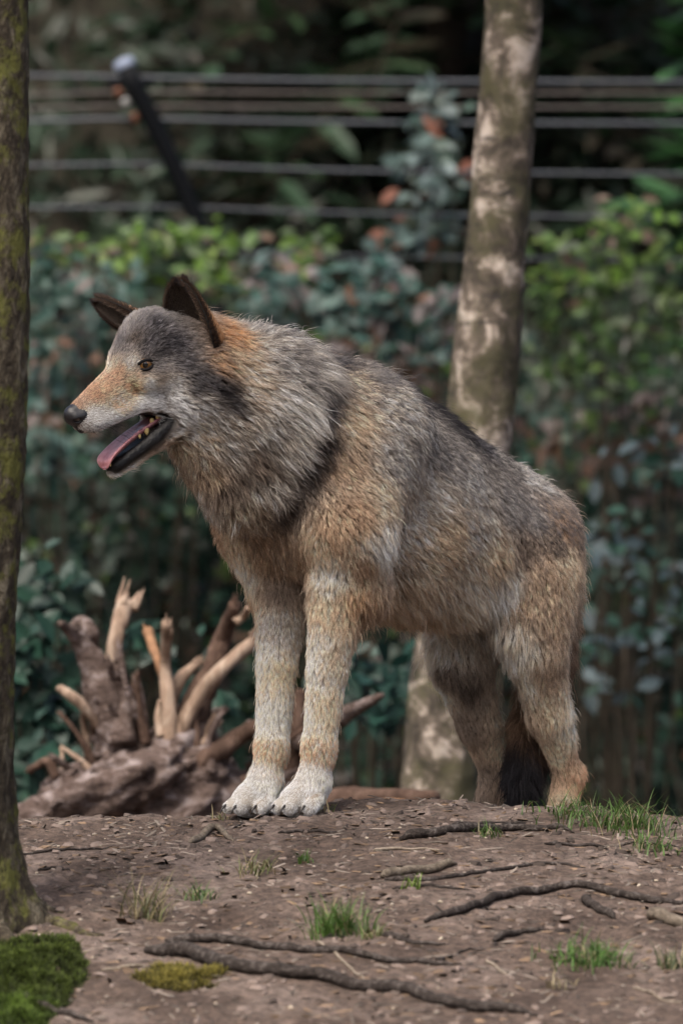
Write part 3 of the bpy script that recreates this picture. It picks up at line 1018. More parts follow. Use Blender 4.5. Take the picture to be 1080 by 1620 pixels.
# ears
EARM = skin_mat(); EARM.name = 'ear_skin'
def build_ear(base, axis_, opening, Hh, W, cup, label, lean, near=True):
    a = np.array(axis_, float); a /= np.linalg.norm(a)
    o = np.array(opening, float); o -= (o@a)*a; o /= np.linalg.norm(o)
    sd = np.cross(a, o)
    nt_, ns = 22, 21
    def pt(t, s):
        hw = W*(1.02-.12*t)*max(1-max((t-.36)/.645, 0)**2.3, .0)**.5*(.86+.14*min(t/.2, 1))
        al = cup*(1-.52*t); r = hw/math.sin(min(al, 1.5))
        return np.array(base)+a*(t*Hh)+sd*(r*math.sin(s*al))+o*(r*(1-math.cos(s*al))*.95-.020*(1-t)**2)+np.array(lean)*t*t
    inner = np.array([[pt(t, s) for s in np.linspace(-1, 1, ns)] for t in np.linspace(0, 1, nt_)])
    du = np.gradient(inner, axis=0); dv = np.gradient(inner, axis=1)
    nr = np.cross(dv, du); nr /= np.linalg.norm(nr, axis=2)[..., None]+1e-9
    if (nr[nt_//3, ns//2]@o) < 0: nr = -nr
    th = (.0075*(1-np.abs(np.linspace(-1, 1, ns))**3)[None, :]*np.linspace(1.3, .5, nt_)[:, None]+.0008)[..., None]
    outer = inner-nr*th
    V = np.concatenate([inner.reshape(-1, 3), outer.reshape(-1, 3)]); n = nt_*ns
    idx = np.arange(n).reshape(nt_, ns)
    F = []
    for i in range(nt_-1):
        for j in range(ns-1):
            q = (idx[i, j], idx[i, j+1], idx[i+1, j+1], idx[i+1, j]); F.append(q); F.append(tuple(x+n for x in q[::-1]))
        for j in (0, ns-1):
            q = (idx[i, j], idx[i+1, j], idx[i+1, j]+n, idx[i, j]+n); F.append(q if j == 0 else q[::-1])
    for j in range(ns-1):
        q = (idx[-1, j], idx[-1, j+1], idx[-1, j+1]+n, idx[-1, j]+n); F.append(q)
    tt_ = np.repeat(np.linspace(0, 1, nt_), ns); ss_ = np.tile(np.linspace(-1, 1, ns), nt_)
    ci = lin(C['dtaupe'])*.6
    ed_ = np.clip((np.maximum(np.abs(ss_), tt_*.95)-.55)/.25, 0, 1)[:, None]
    col = np.concatenate([np.tile(ci, (n, 1))*(1-.8*ed_), lin(C['ochre'])*.5*(1-ed_)+.012*ed_])
    ob = adopt(mesh_obj('ear', V, F, EARM, attrs={'col': np.concatenate([col, np.full((2*n, 1), .8)], 1)}), wolf)
    ob['label'] = label
    # ear fur
    rng = np.random.RandomState(5 if near else 6)
    PS_ = 1.0 if (sd[0] > 0) else -1.0
    def hairs(m, side):
        t = rng.rand(m)*.985; s = rng.rand(m)*2-1
        fi = t*(nt_-1); fj = (s+1)/2*(ns-1); i = np.minimum(fi.astype(int), nt_-2); j = np.minimum(fj.astype(int), ns-2)
        fi = (fi-i)[:, None]; fj = (fj-j)[:, None]
        G = inner if side > 0 else outer
        bl = lambda A: (A[i, j]*(1-fi)+A[i+1, j]*fi)*(1-fj)+(A[i, j+1]*(1-fi)+A[i+1, j+1]*fi)*fj
        X = bl(G); Nn = bl(nr)*side; Nn /= np.linalg.norm(Nn, axis=1)[:, None]
        flow = np.tile(a, (m, 1)); edge = np.abs(s)**2.0
        if side > 0:
            flow = flow+sd*(s[:, None]*-.35)
            ln = .007+.016*edge*(1-t)*(rng.rand(m) < .6)
            pale = (s*PS_ > -.05+.5*t) & (t < .8) & (rng.rand(m) < .75)
            c0 = np.where(pale[:, None], lin(C['tan'])*.9, lin(C['dtaupe'])*.8); c1 = np.where(pale[:, None], lin(C['buff'])*.8, lin(C['dtaupe'])*.55)
            lf = np.full(m, R(22))
        else:
            ln = .013-.006*t; lf = np.full(m, R(16))
            rim = np.clip((t-.62)/.25, 0, 1)[:, None]
            c0 = lin(C['orange'])*(1-rim)+lin(C['dbrown'])*rim; c1 = lin(C['ochre'])*(1-rim)+lin(C['black'])*rim
        rimd = (np.abs(s) > .86) | (t > .93)
        c0 = np.where(rimd[:, None], lin(C['dbrown'])*.6, c0); c1 = np.where(rimd[:, None], lin(C['black']), c1)
        ln = np.where(rimd, .011, ln); lf = np.where(rimd, R(34), lf)
        gq = [flow, np.stack([ln, lf, np.zeros(m)], 1)]
        p, Lh = strands(X, Nn, gq, rng)
        b = (1+.18*rng.normal(0, 1, m)).clip(.5, 1.6)[:, None]
        return p, np.interp(Lh, [.004, .012, .05], [.00017, .00022, .0003])[:, None]*prof[None], c0*b, c1*b
    A = hairs(9000, 1); Bq = hairs(10000, -1)
    fo = make_curves('ear_fur', *[np.concatenate([A[q], Bq[q]]) for q in range(2)], *[np.concatenate([A[q], Bq[q]])*FUR_GAIN for q in (2, 3)], None, FUR)
    fo.parent = ob
    return ob
build_ear(hp_(-.114, .053, .004), (-.26, -.18, .95), (-.58, -.81, .10), .121, .045, 1.75, 'upright near ear with dark hollow', (-.010, -.004, 0))
build_ear(hp_(-.080, -.052, .038), (-.82, .36, .50), (-.30, -.85, -.42), .118, .024, 1.45, 'far ear swivelled sideways', (-.004, 0, .004), False)

# claws
CLAW = flat_mat('claw_horn', (.018, .014, .012), .4, .5, .4, 200)
for c, f in claw_spots:
    path = catmull([c-f*.006+UP*.003, c+f*.004+UP*.002, c+f*.011-UP*.004, c+f*.014-UP*.010], 4)
    V, F = tube(path, np.linspace(.0032, .0009, len(path)), 8); adopt(mesh_obj('claw', V, F, CLAW), wolf)

# whiskers
rw = np.random.RandomState(3); wp = []
for i in range(26):
    px, py = 140+rw.rand()*60, 668+rw.rand()*18
    r0 = hit(px, py); dd = HL*1.0-HF*.5+np.array([0, 0, -.5])+rw.normal(0, .25, 3); dd /= np.linalg.norm(dd)
    ln = .03+.03*rw.rand(); q = [r0+dd*ln*f-HF*ln*.5*f*f-UP*.010*f*f for f in np.linspace(0, 1, 7)]; wp.append(q)
wp = np.array(wp); nw = len(wp)
wh = make_curves('whiskers', wp, np.tile(np.linspace(.00022, .00006, 7), (nw, 1)), np.full((nw, 3), .02), np.full((nw, 3), .02), None, FUR)
adopt(wh, wolf)
# ------------------------------------------------------------------ things on the soil
def G(px, py):
    """Where the sight line through a photo pixel meets the front slope."""
    lo, hi = -2.9, 0.12
    f = lambda Y: P(px, py, Y).z-gh0(P(px, py, Y).x, Y)
    ys = np.linspace(lo, hi, 160); pv = f(ys[0])
    for a, b in zip(ys[:-1], ys[1:]):
        v = f(b)
        if pv > 0 >= v or v <= 0:
            for _ in range(20):
                m = (a+b)/2
                if f(m) > 0: a = m
                else: b = m
            p = P(px, py, (a+b)/2); p.z = gh(p.x, p.y); return p
        pv = v
    p = P(px, py, .05); p.z = gh(p.x, p.y); return p

def bark_mat(name, dark, mid, pale, scale=(30, 30, 8), bump=.006, moss=None, rough=.9):
    m, t, b = mat_new(name, rough, .2); L = t.links.new
    tc = N(t, 'ShaderNodeTexCoord'); mp = N(t, 'ShaderNodeMapping', Scale=scale); L(tc.outputs['Object'], mp.inputs['Vector'])
    n1 = N(t, 'ShaderNodeTexNoise', Scale=1.0, Detail=9.0, Roughness=.7, Distortion=.6); L(mp.outputs['Vector'], n1.inputs['Vector'])
    r1 = ramp(t, [(.30, dark), (.5, mid), (.72, pale)]); L(n1.outputs['Fac'], r1.inputs['Fac'])
    col = r1.outputs['Color']
    if moss:
        n2 = N(t, 'ShaderNodeTexNoise', Scale=moss[1], Detail=8.0, Roughness=.7); L(tc.outputs['Object'], n2.inputs['Vector'])
        r2 = ramp(t, [(moss[2], (0, 0, 0)), (moss[2]+.10, (1, 1, 1))]); L(n2.outputs['Fac'], r2.inputs['Fac'])
        mx = N(t, 'ShaderNodeMix', _data_type='RGBA'); L(r2.outputs['Color'], mx.inputs[0]); L(col, mx.inputs[6]); mx.inputs[7].default_value = (*moss[0], 1)
        col = mx.outputs[2]
    L(col, b.inputs['Base Color'])
    n3 = N(t, 'ShaderNodeTexNoise', Scale=3.0, Detail=6.0); L(mp.outputs['Vector'], n3.inputs['Vector'])
    ad = N(t, 'ShaderNodeMath', _operation='ADD'); L(n1.outputs['Fac'], ad.inputs[0]); L(n3.outputs['Fac'], ad.inputs[1])
    bp = N(t, 'ShaderNodeBump', Strength=.9, Distance=bump); L(ad.outputs[0], bp.inputs['Height']); L(bp.outputs['Normal'], b.inputs['Normal'])
    return m

STICK = bark_mat('root_bark', (.010, .008, .007), (.038, .030, .026), (.15, .13, .12), (90, 90, 90), .003)
STICK2 = bark_mat('pale_stick_bark', (.05, .040, .030), (.135, .110, .085), (.24, .20, .16), (90, 90, 90), .002)
TWIG = bark_mat('dry_twig', (.10, .08, .06), (.22, .18, .14), (.34, .29, .23), (120, 120, 120), .001)

def ground_stick(name, pix, wpx, mat, label, sink=.25, group=None, seed=0, tip=.55):
    sink *= .15; wpx *= 1.25
    pts = [G(x, y) for x, y in pix]
    k = (pts[0].y-CAM_Y)/10; r = wpx/900*k/2
    pth = catmull([tuple(p) for p in pts], 10)
    n = len(pth); f = np.linspace(0, 1, n)
    rr = r*(1-(1-tip)*f)*np.minimum(1, .45+f*8)*np.minimum(1, .25+(1-f)*7)
    for i in range(n):
        g_ = gh(pth[i, 0], pth[i, 1]); pth[i, 2] = g_+rr[i]*(1-2*sink)+.0025*noise.noise(Vector((pth[i, 0]*14+seed, pth[i, 1]*14, 0)))
    V, F = tube(pth, rr, 12, .30, seed, True, 60.0)
    c = pth[n//2]
    o = mesh_obj(name, V-c, F, mat); o.location = c
    tag(o, label, 'root' if 'root' in name else ('twig' if 'twig' in name else 'stick'), group)
    return o

ground_stick('tree_root', [(232, 1500), (300, 1516), (365, 1540), (450, 1549), (560, 1556), (640, 1574), (720, 1592), (800, 1603), (850, 1612)], 21, STICK, 'thickest grey tree root crossing the soil below the other roots', .30, seed=1)
ground_stick('tree_root', [(262, 1486), (330, 1487), (400, 1494), (470, 1504), (560, 1517), (650, 1527), (730, 1531)], 13, STICK, 'grey tree root running just above the thickest root', .30, seed=2)
ground_stick('fallen_branch', [(672, 1460), (735, 1443), (790, 1424), (850, 1414), (900, 1409), (960, 1416), (1020, 1425), (1100, 1428)], 11, STICK, 'long thin dark wavy branch bowed upward in the middle', .12, seed=3, tip=.9)
ground_stick('fallen_branch', [(603, 1387), (660, 1376), (722, 1367)], 13, STICK2, 'short pale brown stick lying above the wavy branch', .1, seed=4, tip=.8)
ground_stick('fallen_branch', [(608, 1391), (680, 1392), (760, 1381), (850, 1369), (925, 1377)], 7, STICK, 'thin dark stick reaching out from the short pale stick', .15, seed=5)
ground_stick('tree_root', [(632, 1327), (700, 1323), (790, 1316), (850, 1317), (908, 1322)], 13, STICK, 'dark root lying just below the wolf\'s hind legs', .25, seed=6)
ground_stick('fallen_branch', [(715, 1312), (780, 1307), (832, 1305)], 7, STICK, 'thin dark stick just above the root below the hind legs', .2, seed=7)
ground_stick('fallen_branch', [(922, 1428), (945, 1444), (972, 1453)], 13, STICK, 'stubby dark stick under the wavy branch', .15, seed=8, tip=.8)
ground_stick('tree_root', [(1026, 1458), (1060, 1467), (1110, 1474)], 17, STICK2, 'stout pale root stub entering past the wavy branch', .3, seed=9, tip=.9)
ground_stick('tree_root', [(8, 1566), (45, 1590), (90, 1604), (150, 1622)], 13, STICK, 'dark root at the edge of the moss', .25, seed=10)
ground_stick('fallen_branch', [(300, 1337), (335, 1318), (352, 1320), (370, 1331)], 11, STICK2, 'small bent piece of grey branch below the front paws', .1, seed=11)
ground_stick('fallen_branch', [(780, 1488), (820, 1480), (862, 1476)], 10, STICK, 'short dark stick between the two lower grass tufts', .2, seed=12)
ground_stick('fallen_branch', [(606, 1488), (650, 1494), (708, 1493)], 9, STICK, 'short dark stick beside the middle grass tuft', .3, seed=13)
tw = [([(20, 1356), (100, 1350), (190, 1337)], 'long thin twig beside the mossy tree'), ([(60, 1381), (90, 1378), (112, 1386)], 'short twig beside the mossy tree'),
      ([(500, 1490), (540, 1522), (582, 1552)], 'straw pale twig lying between the two grey roots'), ([(768, 1518), (785, 1530), (803, 1542)], 'short straw pale twig below the dark stick'),
      ([(590, 1345), (640, 1340), (700, 1345)], 'thin twig above the short pale stick'), ([(620, 1412), (680, 1404), (750, 1407)], 'thin twig above the start of the wavy branch'),
      ([(440, 1322), (500, 1316), (540, 1318)], 'thin twig below the near front paw'), ([(1000, 1565), (1040, 1578), (1080, 1582)], 'pale twig below the wide grass tuft'),
      ([(160, 1540), (230, 1535), (285, 1532)], 'pale twig beside the yellowish moss'), ([(378, 1286), (384, 1302), (366, 1312)], 'dark twig beside the far front paw'),
      ([(860, 1340), (960, 1338), (1090, 1345)], 'thin twig in the grass by the hind legs'), ([(690, 1520), (735, 1500), (760, 1502)], 'thin crooked twig below the short dark stick')]
for i, (pp, lb) in enumerate(tw):
    ground_stick('twig', pp, 4.5, TWIG if 'pale' in lb else STICK, lb, .1, seed=30+i)

# pebbles
PEB = [flat_mat('pebble_stone', c, .7, .3, .25, 90) for c in ((.36, .30, .23), (.26, .22, .18), (.42, .36, .28))]
rp = np.random.RandomState(21)
peb_me = []
for q in range(5):
    V, F = uvsphere((0, 0, 0), 1, 9, 6)
    V = np.array([v*(1+.28*noise.noise(Vector(v*1.3+q*7))) for v in V])*np.array([1, .8, .55])
    me = bpy.data.meshes.new('pebble'); me.from_pydata([tuple(v) for v in V], [], F); me.polygons.foreach_set('use_smooth', [True]*len(F)); me.materials.append(PEB[q % 3]); peb_me.append(me)
spots = [(697, 1429, 10), (620, 1429, 9), (697, 1485, 8), (460, 1590, 11), (690, 1602, 12), (815, 1286, 7), (150, 1322, 9), (245, 1318, 8), (398, 1348, 10), (470, 1420, 8), (395, 1415, 10), (128, 1454, 9),
         (333, 1350, 8), (205, 1320, 7), (980, 1432, 8), (670, 1355, 8), (985, 1556, 7), (1010, 1405, 8), (905, 1460, 7), (590, 1352, 6), (525, 1293, 6), (300, 1300, 6)]
for i in range(150):
    spots.append((20+rp.rand()*1050, 1298+310*rp.rand()**1.2, 3.0+4.5*rp.rand()**2))
for i, (x, y, w) in enumerate(spots):
    p = G(x, y); r = w/900*(p.y-CAM_Y)/10/2
    o = bpy.data.objects.new('pebble', peb_me[i % 5]); COL.objects.link(o)
    o.location = (p.x, p.y, p.z+r*.22); o.scale = (r, r, r); o.rotation_euler = (rp.normal(0, .2), rp.normal(0, .2), rp.rand()*6.3)
    tag(o, 'small pale pebble lying on the bare brown soil', 'pebble', 'pebbles scattered on the soil')

# loose chips, crumbs of earth and bits of twig
def litter():
    rng = np.random.RandomState(4); V = []; Fq = []; cols = []; n = 0
    for i in range(7500):
        x = rng.uniform(-.85, .85); y = -2.0+2.1*rng.rand()**.85
        z = gh(x, y); kind = rng.rand()
        a = rng.rand()*6.283; ca, sa = math.cos(a), math.sin(a)
        if kind < .55: q_ = rng.rand()**2.5; l, w, h = .0018+.009*q_, .0016+.007*q_*rng.rand(), .0012+.005*q_; c = np.array([.11, .085, .073])*(.35+1.6*rng.rand())
        elif kind < .85: l, w, h = .008+.020*rng.rand()**2, .0012+.0015*rng.rand(), .0015; c = np.array([.15, .125, .105])*(.15+1.7*rng.rand())
        else: l, w, h = .006+.010*rng.rand(), .004+.005*rng.rand(), .0012; c = np.array([.17, .115, .075])*(.4+1.1*rng.rand())
        t = rng.normal(0, .18)
        for sx, sy, sz in ((-1, -1, 0), (1, -1, 0), (1, 1, 0), (-1, 1, 0), (-.7, -.6, 1), (.8, -.5, 1), (.6, .7, 1), (-.6, .8, 1)):
            dx = sx*l*(1+.25*rng.normal()); dy = sy*w*(1+.25*rng.normal()); V.append((x+ca*dx-sa*dy, y+sa*dx+ca*dy, z-.001+sz*h+t*dx)); cols.append(c)
        for q in ((0, 1, 5, 4), (1, 2, 6, 5), (2, 3, 7, 6), (3, 0, 4, 7), (4, 5, 6, 7)): Fq.append([n+k for k in q])
        n += 8
    m, t, b = mat_new('litter_bits', .9, .2); at = N(t, 'ShaderNodeAttribute', _attribute_name='col'); t.links.new(at.outputs['Color'], b.inputs['Base Color'])
    o = mesh_obj('litter', V, np.array(Fq), m, smooth=False, attrs={'col': np.array(cols)})
    tag(o, 'crumbs of earth, bark chips and twig bits strewn over the soil', 'litter', kind='stuff')
litter()

# grass tufts
GRASS, t_, b_ = mat_new('grass_blade', .5, .4)
at_ = N(t_, 'ShaderNodeAttribute', _attribute_name='col'); t_.links.new(at_.outputs['Color'], b_.inputs['Base Color'])
b_.inputs['Subsurface Weight'].default_value = 0
tr_ = t_.nodes.new('ShaderNodeBsdfTranslucent'); t_.links.new(at_.outputs['Color'], tr_.inputs['Color'])
ms_ = t_.nodes.new('ShaderNodeMixShader'); ms_.inputs[0].default_value = .35
t_.links.new(b_.outputs[0], ms_.inputs[1]); t_.links.new(tr_.outputs[0], ms_.inputs[2]); t_.links.new(ms_.outputs[0], t_.nodes['Material Output'].inputs['Surface'])
def tuft(px, py, wpx, hpx, nb, green, label, seed, spread=1.0, dry=.2, depth=.5):
    rng = np.random.RandomState(seed); c = G(px, py); k = (c.y-CAM_Y)/10
    W = wpx/900*k/2*1.1; Hh = hpx/900*k*1.5; spread *= 1.15; nb = int(nb*1.15)
    V = []; Fq = []; cols = []; n = 0; ns = 6
    for i in range(nb):
        rx = rng.normal(0, .42)*W; ry = rng.normal(0, .42)*W*depth*2
        b0 = np.array([c.x+rx, c.y+ry, gh(c.x+rx, c.y+ry)-.004])
        a = rng.rand()*6.283; dr = np.array([math.cos(a), math.sin(a), 0])
        ln = Hh*(.45+.75*rng.rand()); bend = spread*(.25+.9*rng.rand())
        sd = np.array([-dr[1], dr[0], 0]); w = .0008+.0009*rng.rand()
        col = np.array(green)*(.6+.9*rng.rand()) if rng.rand() > dry else np.array([.28, .23, .13])*(.6+.6*rng.rand())
        p = b0.copy(); ang = .12+.3*rng.rand()
        for s in range(ns+1):
            f = s/ns; ww = w*(1-f**1.6)+.00012
            V += [p-sd*ww, p+sd*ww]; cols += [col, col]
            th = ang+bend*f*1.5
            p = p+(dr*math.sin(th)+np.array([0, 0, math.cos(th)]))*ln/ns
            g_ = gh(p[0], p[1])+.003
            if p[2] < g_: p[2] = g_
        for s in range(ns): Fq.append([n+2*s, n+2*s+1, n+2*s+3, n+2*s+2])
        n += 2*(ns+1)
    V = np.array(V)-np.array(c)
    o = mesh_obj('grass_tuft', V, np.array(Fq), GRASS, attrs={'col': np.array(cols)}); o.location = c
    tag(o, label, 'grass tuft', 'grass tufts on the mound')
GR = (.075, .135, .032)
tuft(985, 1312, 190, 46, 230, GR, 'largest ragged grass tuft on the crest beside the hind legs', 1, 1.3, .15)
tuft(1030, 1350, 90, 34, 70, GR, 'loose grass running down the slope under the largest tuft', 2, 1.4, .3)
tuft(905, 1292, 120, 34, 60, GR, 'thin grass blades around the near hind leg', 3, 1.5, .1)
tuft(532, 1476, 92, 46, 190, (.085, .16, .035), 'bushy green grass tuft above the grey roots', 4, .9, .12)
tuft(935, 1518, 135, 34, 190, (.075, .15, .032), 'wide flat grass tuft under the wavy branch', 5, 1.2, .15)
tuft(232, 1445, 75, 60, 60, (.13, .14, .06), 'sparse dry grass tuft beside the mossy tree', 6, 1.0, .55)
tuft(312, 1415, 70, 26, 55, (.09, .15, .045), 'small green grass patch beside the sparse dry tuft', 7, 1.3, .3)
tuft(402, 1380, 75, 34, 50, (.12, .14, .05), 'dry flattened grass below the front paws', 8, 1.6, .5)
tuft(482, 1360, 34, 18, 28, GR, 'tiny green grass sprig below the near front paw', 9, 1.0, .2)
tuft(652, 1409, 34, 22, 22, (.14, .21, .04), 'tiny bright green sprig behind the wavy branch', 10, .9, 0)
tuft(772, 1326, 50, 22, 30, GR, 'tiny grass sprig on the root below the hind legs', 11, 1.2, .2)
tuft(1062, 1522, 60, 34, 40, (.06, .09, .03), 'small dark grass tuft beside the wide flat tuft', 12, 1.0, .3)
tuft(590, 1484, 55, 16, 40, (.10, .13, .04), 'low grass strip trailing from the bushy tuft', 13, 1.4, .3)
tuft(516, 1288, 30, 26, 10, GR, 'few grass blades beside the near front paw', 14, .9, .3)
tuft(880, 1560, 60, 26, 16, (.13, .13, .06), 'few dry blades below the wide flat tuft', 15, 1.2, .7)
tuft(345, 1290, 50, 18, 14, (.11, .12, .05), 'few dry blades beside the far front paw', 16, 1.1, .5)

# moss cushions
def moss(px, py, wpx, hpx, label, col, n, seed, hgt=.03):
    rng = np.random.RandomState(seed)
    c = G(px, py); A = G(px-wpx/2, py); Bb = G(px+wpx/2, py); T0 = G(px, py-hpx/2); T1 = G(px, py+hpx/2)
    rx = (Bb.x-A.x)/2; ry = abs(T0.y-T1.y)/2
    NR, NA = 14, 40; V = []; F = []
    for i in range(NR+1):
        f = i/NR
        for j in range(NA):
            a = 2*math.pi*j/NA; e = 1+.42*noise.noise(Vector((math.cos(a)*1.5, math.sin(a)*1.5, seed)))+.25*noise.noise(Vector((math.cos(a)*4.5, math.sin(a)*4.5, seed+5)))
            x = c.x+rx*f*e*math.cos(a); y = c.y+ry*f*e*math.sin(a)
            z = gh(x, y)-.004+hgt*(1-f*f)*(.7+.5*noise.noise(Vector((x*22, y*22, seed))))*(1 if f < 1 else 0)
            V.append((x, y, z))
    for i in range(NR):
        for j in range(NA):
            k = (j+1) % NA; F.append((i*NA+j, i*NA+k, (i+1)*NA+k, (i+1)*NA+j))
    V = np.array(V); o = mesh_obj('moss', V-np.array(c), np.array(F), flat_mat('moss_bed', np.array([.06, .046, .03]), .95, .1, .5, 60)); o.location = c
    tag(o, label, 'moss')
    bv = BVHTree.FromPolygons(V.tolist(), F)
    tris = np.array(F); q = tris[rng.randint(0, len(tris), n)]; w = rng.dirichlet((1, 1, 1, 1), n)
    X = (V[q]*w[..., None]).sum(1)-np.array(c)
    ml = np.array([noise.noise(Vector((a*30, b*30, seed)))+.6*noise.noise(Vector((a*80, b*80, seed))) for a, b, _ in X])
    kp = ml > -.25; X = X[kp]; ml = ml[kp]; n = len(X)
    d = rng.normal(0, .55, (n, 3)); d[:, 2] = 1; d /= np.linalg.norm(d, axis=1)[:, None]
    ln = (.005+.011*rng.rand(n))*(1+.9*ml.clip(0, 1))
    pts = X[:, None, :]+d[:, None, :]*(np.linspace(0, 1, 4)[None, :]*ln[:, None])[..., None]
    cc = np.array(col)*((.4+1.3*rng.rand(n))*(1+1.2*ml.clip(-.4, 1)))[:, None]*np.array([1.35, 1.15, 1.0])
    f = make_curves('moss_shoots', pts, np.tile(np.array([.0007, .0009, .0008, .0003]), (n, 1)), cc*.5, cc*1.7, o, MOSSF)
MOSSF = fur_mat('moss_shoot', False)
moss(45, 1545, 190, 120, 'bright green moss cushion at the foot of the lichened tree', (.022, .036, .007), 22000, 1, .03)
moss(285, 1552, 130, 34, 'thin yellowish moss patch beside the thickest root', (.075, .075, .02), 5000, 2, .008)
moss(20, 1605, 150, 60, 'dark green moss strip below the bright cushion', (.03, .055, .010), 7000, 3, .02)

# the tree on the near edge
LBARK = bark_mat('lichened_bark', (.014, .011, .009), (.06, .048, .033), (.24, .21, .15), (38, 38, 20), .012, ((.125, .125, .035), 18.0, .50))
def near_tree():
    Y = -.92; k = (Y-CAM_Y)/10
    bx = (-58-540)/900*k; bz = gh(bx, Y)
    root = empty('lichened_tree', (bx, Y, bz)); tag(root, 'dark trunk with yellow green lichen standing in front of the mound', 'tree')
    H = 4.6; ns, nr_ = 56, 210
    V = []
    for i in range(nr_+1):
        f = i/nr_; z = bz-.05+H*f**1.25
        h = z-bz
        q_ = min(max((h-.25)/.75, 0), 1); lean = .030*q_*q_*(3-2*q_)-.012
        for j in range(ns):
            a = 2*math.pi*j/ns
            r = .092*(1-.05*h)
            fl = math.exp(-max(h, 0)/.075)
            r *= 1+fl*(.30+.45*max(0, math.cos(a*3-.4))**2)
            d = np.array([math.cos(a), math.sin(a), 0]); q = Vector((d[0]*6, d[1]*6, z*7))
            r *= 1+.035*noise.noise(q)+.045*noise.noise(Vector((d[0]*14, d[1]*14, z*26)))+.03*noise.noise(Vector((d[0]*30, d[1]*30, z*60)))
            V.append((bx+lean+d[0]*r, Y+d[1]*r, z))
    F = [(i*ns+j, i*ns+(j+1) % ns, (i+1)*ns+(j+1) % ns, (i+1)*ns+j) for i in range(nr_) for j in range(ns)]
    adopt(mesh_obj('trunk', V, np.array(F), LBARK), root)
    for si, (pix, w) in enumerate([([(20, 1440), (70, 1455), (120, 1470), (165, 1476)], 46), ([(15, 1420), (55, 1430), (100, 1446)], 34), ([(-10, 1470), (20, 1500), (40, 1530)], 40)]):
        pts = [G(x, y) for x, y in pix]; pth = catmull([tuple(p) for p in pts], 10); n = len(pth)
        rr = w/900*k/2*np.linspace(1, .16, n)**1.2
        for i in range(n): pth[i, 2] = gh(pth[i, 0], pth[i, 1])+rr[i]*.15
        Vt, Ft = tube(pth, rr, 16, .25, 60+si, True, 40.0); adopt(mesh_obj('root', Vt, Ft, LBARK), root)
    # first limbs and crown high above the frame
    limbs = MB(); rng = np.random.RandomState(9); tips = []
    for i in range(14):
        z = bz+2.6+1.9*rng.rand(); a = rng.rand()*6.283; l = .8+.9*rng.rand()
        p0 = np.array([bx-.03, Y, z]); p1 = p0+np.array([math.cos(a)*l*.5, math.sin(a)*l*.5, .35]); p2 = p0+np.array([math.cos(a)*l, math.sin(a)*l, .55+.3*rng.rand()])
        limbs.add(*tube(catmull([p0, p1, p2], 6), np.linspace(.028, .006, 13), 7)); tips += [p1, p2, (p1+p2)/2]
    adopt(limbs.obj('limb', LBARK), root)
    return root, np.array(tips)
ltree, ltips = near_tree()
# ------------------------------------------------------------------ leaves
LEAF, t_, b_ = mat_new('leaf_blade', .46, .40)
at_ = N(t_, 'ShaderNodeAttribute', _attribute_name='col'); t_.links.new(at_.outputs['Color'], b_.inputs['Base Color'])
tr_ = t_.nodes.new('ShaderNodeBsdfTranslucent'); t_.links.new(at_.outputs['Color'], tr_.inputs['Color'])
ms_ = t_.nodes.new('ShaderNodeMixShader'); ms_.inputs[0].default_value = .28
t_.links.new(b_.outputs[0], ms_.inputs[1]); t_.links.new(tr_.outputs[0], ms_.inputs[2]); t_.links.new(ms_.outputs[0], t_.nodes['Material Output'].inputs['Surface'])
IVY_V = np.array([(0, 0, 0), (.42, .12, .06), (.50, .50, .03), (.22, .62, .05), (0, 1, -.06), (-.22, .62, .05), (-.50, .50, .03), (-.42, .12, .06), (0, .45, -.03)])
IVY_F = np.array([(8, 0, 1), (8, 1, 2), (8, 2, 3), (8, 3, 4), (8, 4, 5), (8, 5, 6), (8, 6, 7), (8, 7, 0)])
OVAL_V = np.array([(0, 0, 0), (.24, .3, .06), (.25, .62, .05), (0, 1, -.05), (-.25, .62, .05), (-.24, .3, .06), (0, .48, -.02)])
OVAL_F = np.array([(6, 0, 1), (6, 1, 2), (6, 2, 3), (6, 3, 4), (6, 4, 5), (6, 5, 0)])
NEED_V = np.array([(0, 0, 0), (.5, .15, .02), (.42, .7, .0), (0, 1, -.04), (-.42, .7, .0), (-.5, .15, .02)])
NEED_F = np.array([(0, 1, 2), (0, 2, 3), (0, 3, 4), (0, 4, 5)])

def leaves(pos, face, tipd, size, col, tmpl=(IVY_V, IVY_F), wid=1.0):
    """Arrays of leaves: face = leaf normal, tipd = direction of its tip."""
    face = face/(np.linalg.norm(face, axis=1)[:, None]+1e-9)
    tipd = tipd-(tipd*face).sum(1)[:, None]*face; tipd /= np.linalg.norm(tipd, axis=1)[:, None]+1e-9
    sd = np.cross(tipd, face)
    tv, tf = tmpl; n, m = len(pos), len(tv)
    V = pos[:, None, :]+size[:, None, None]*(tv[None, :, 0, None]*wid*sd[:, None, :]+tv[None, :, 1, None]*tipd[:, None, :]+tv[None, :, 2, None]*face[:, None, :])
    F = (tf[None]+(np.arange(n)*m)[:, None, None]).reshape(-1, 3)
    return V.reshape(-1, 3), F, np.repeat(col, m, 0)

def pick(rng, pal, n):
    w = np.array([p[0] for p in pal], float); w /= w.sum()
    i = rng.choice(len(pal), n, p=w); c = np.array([p[1] for p in pal])[i]
    return c*(.65+.7*rng.rand(n))[:, None]

IVYC = [(7, (.011, .034, .021)), (5, (.018, .055, .034)), (2.2, (.055, .115, .080)), (1.0, (.080, .14, .030)), (.8, (.11, .06, .035)), (.7, (.22, .20, .19))]
DEADC = [(3, (.16, .09, .06)), (3, (.20, .155, .14)), (2, (.05, .09, .06)), (2, (.10, .06, .04)), (1, (.09, .16, .03)), (2, (.035, .085, .06))]
rb = np.random.RandomState(77)

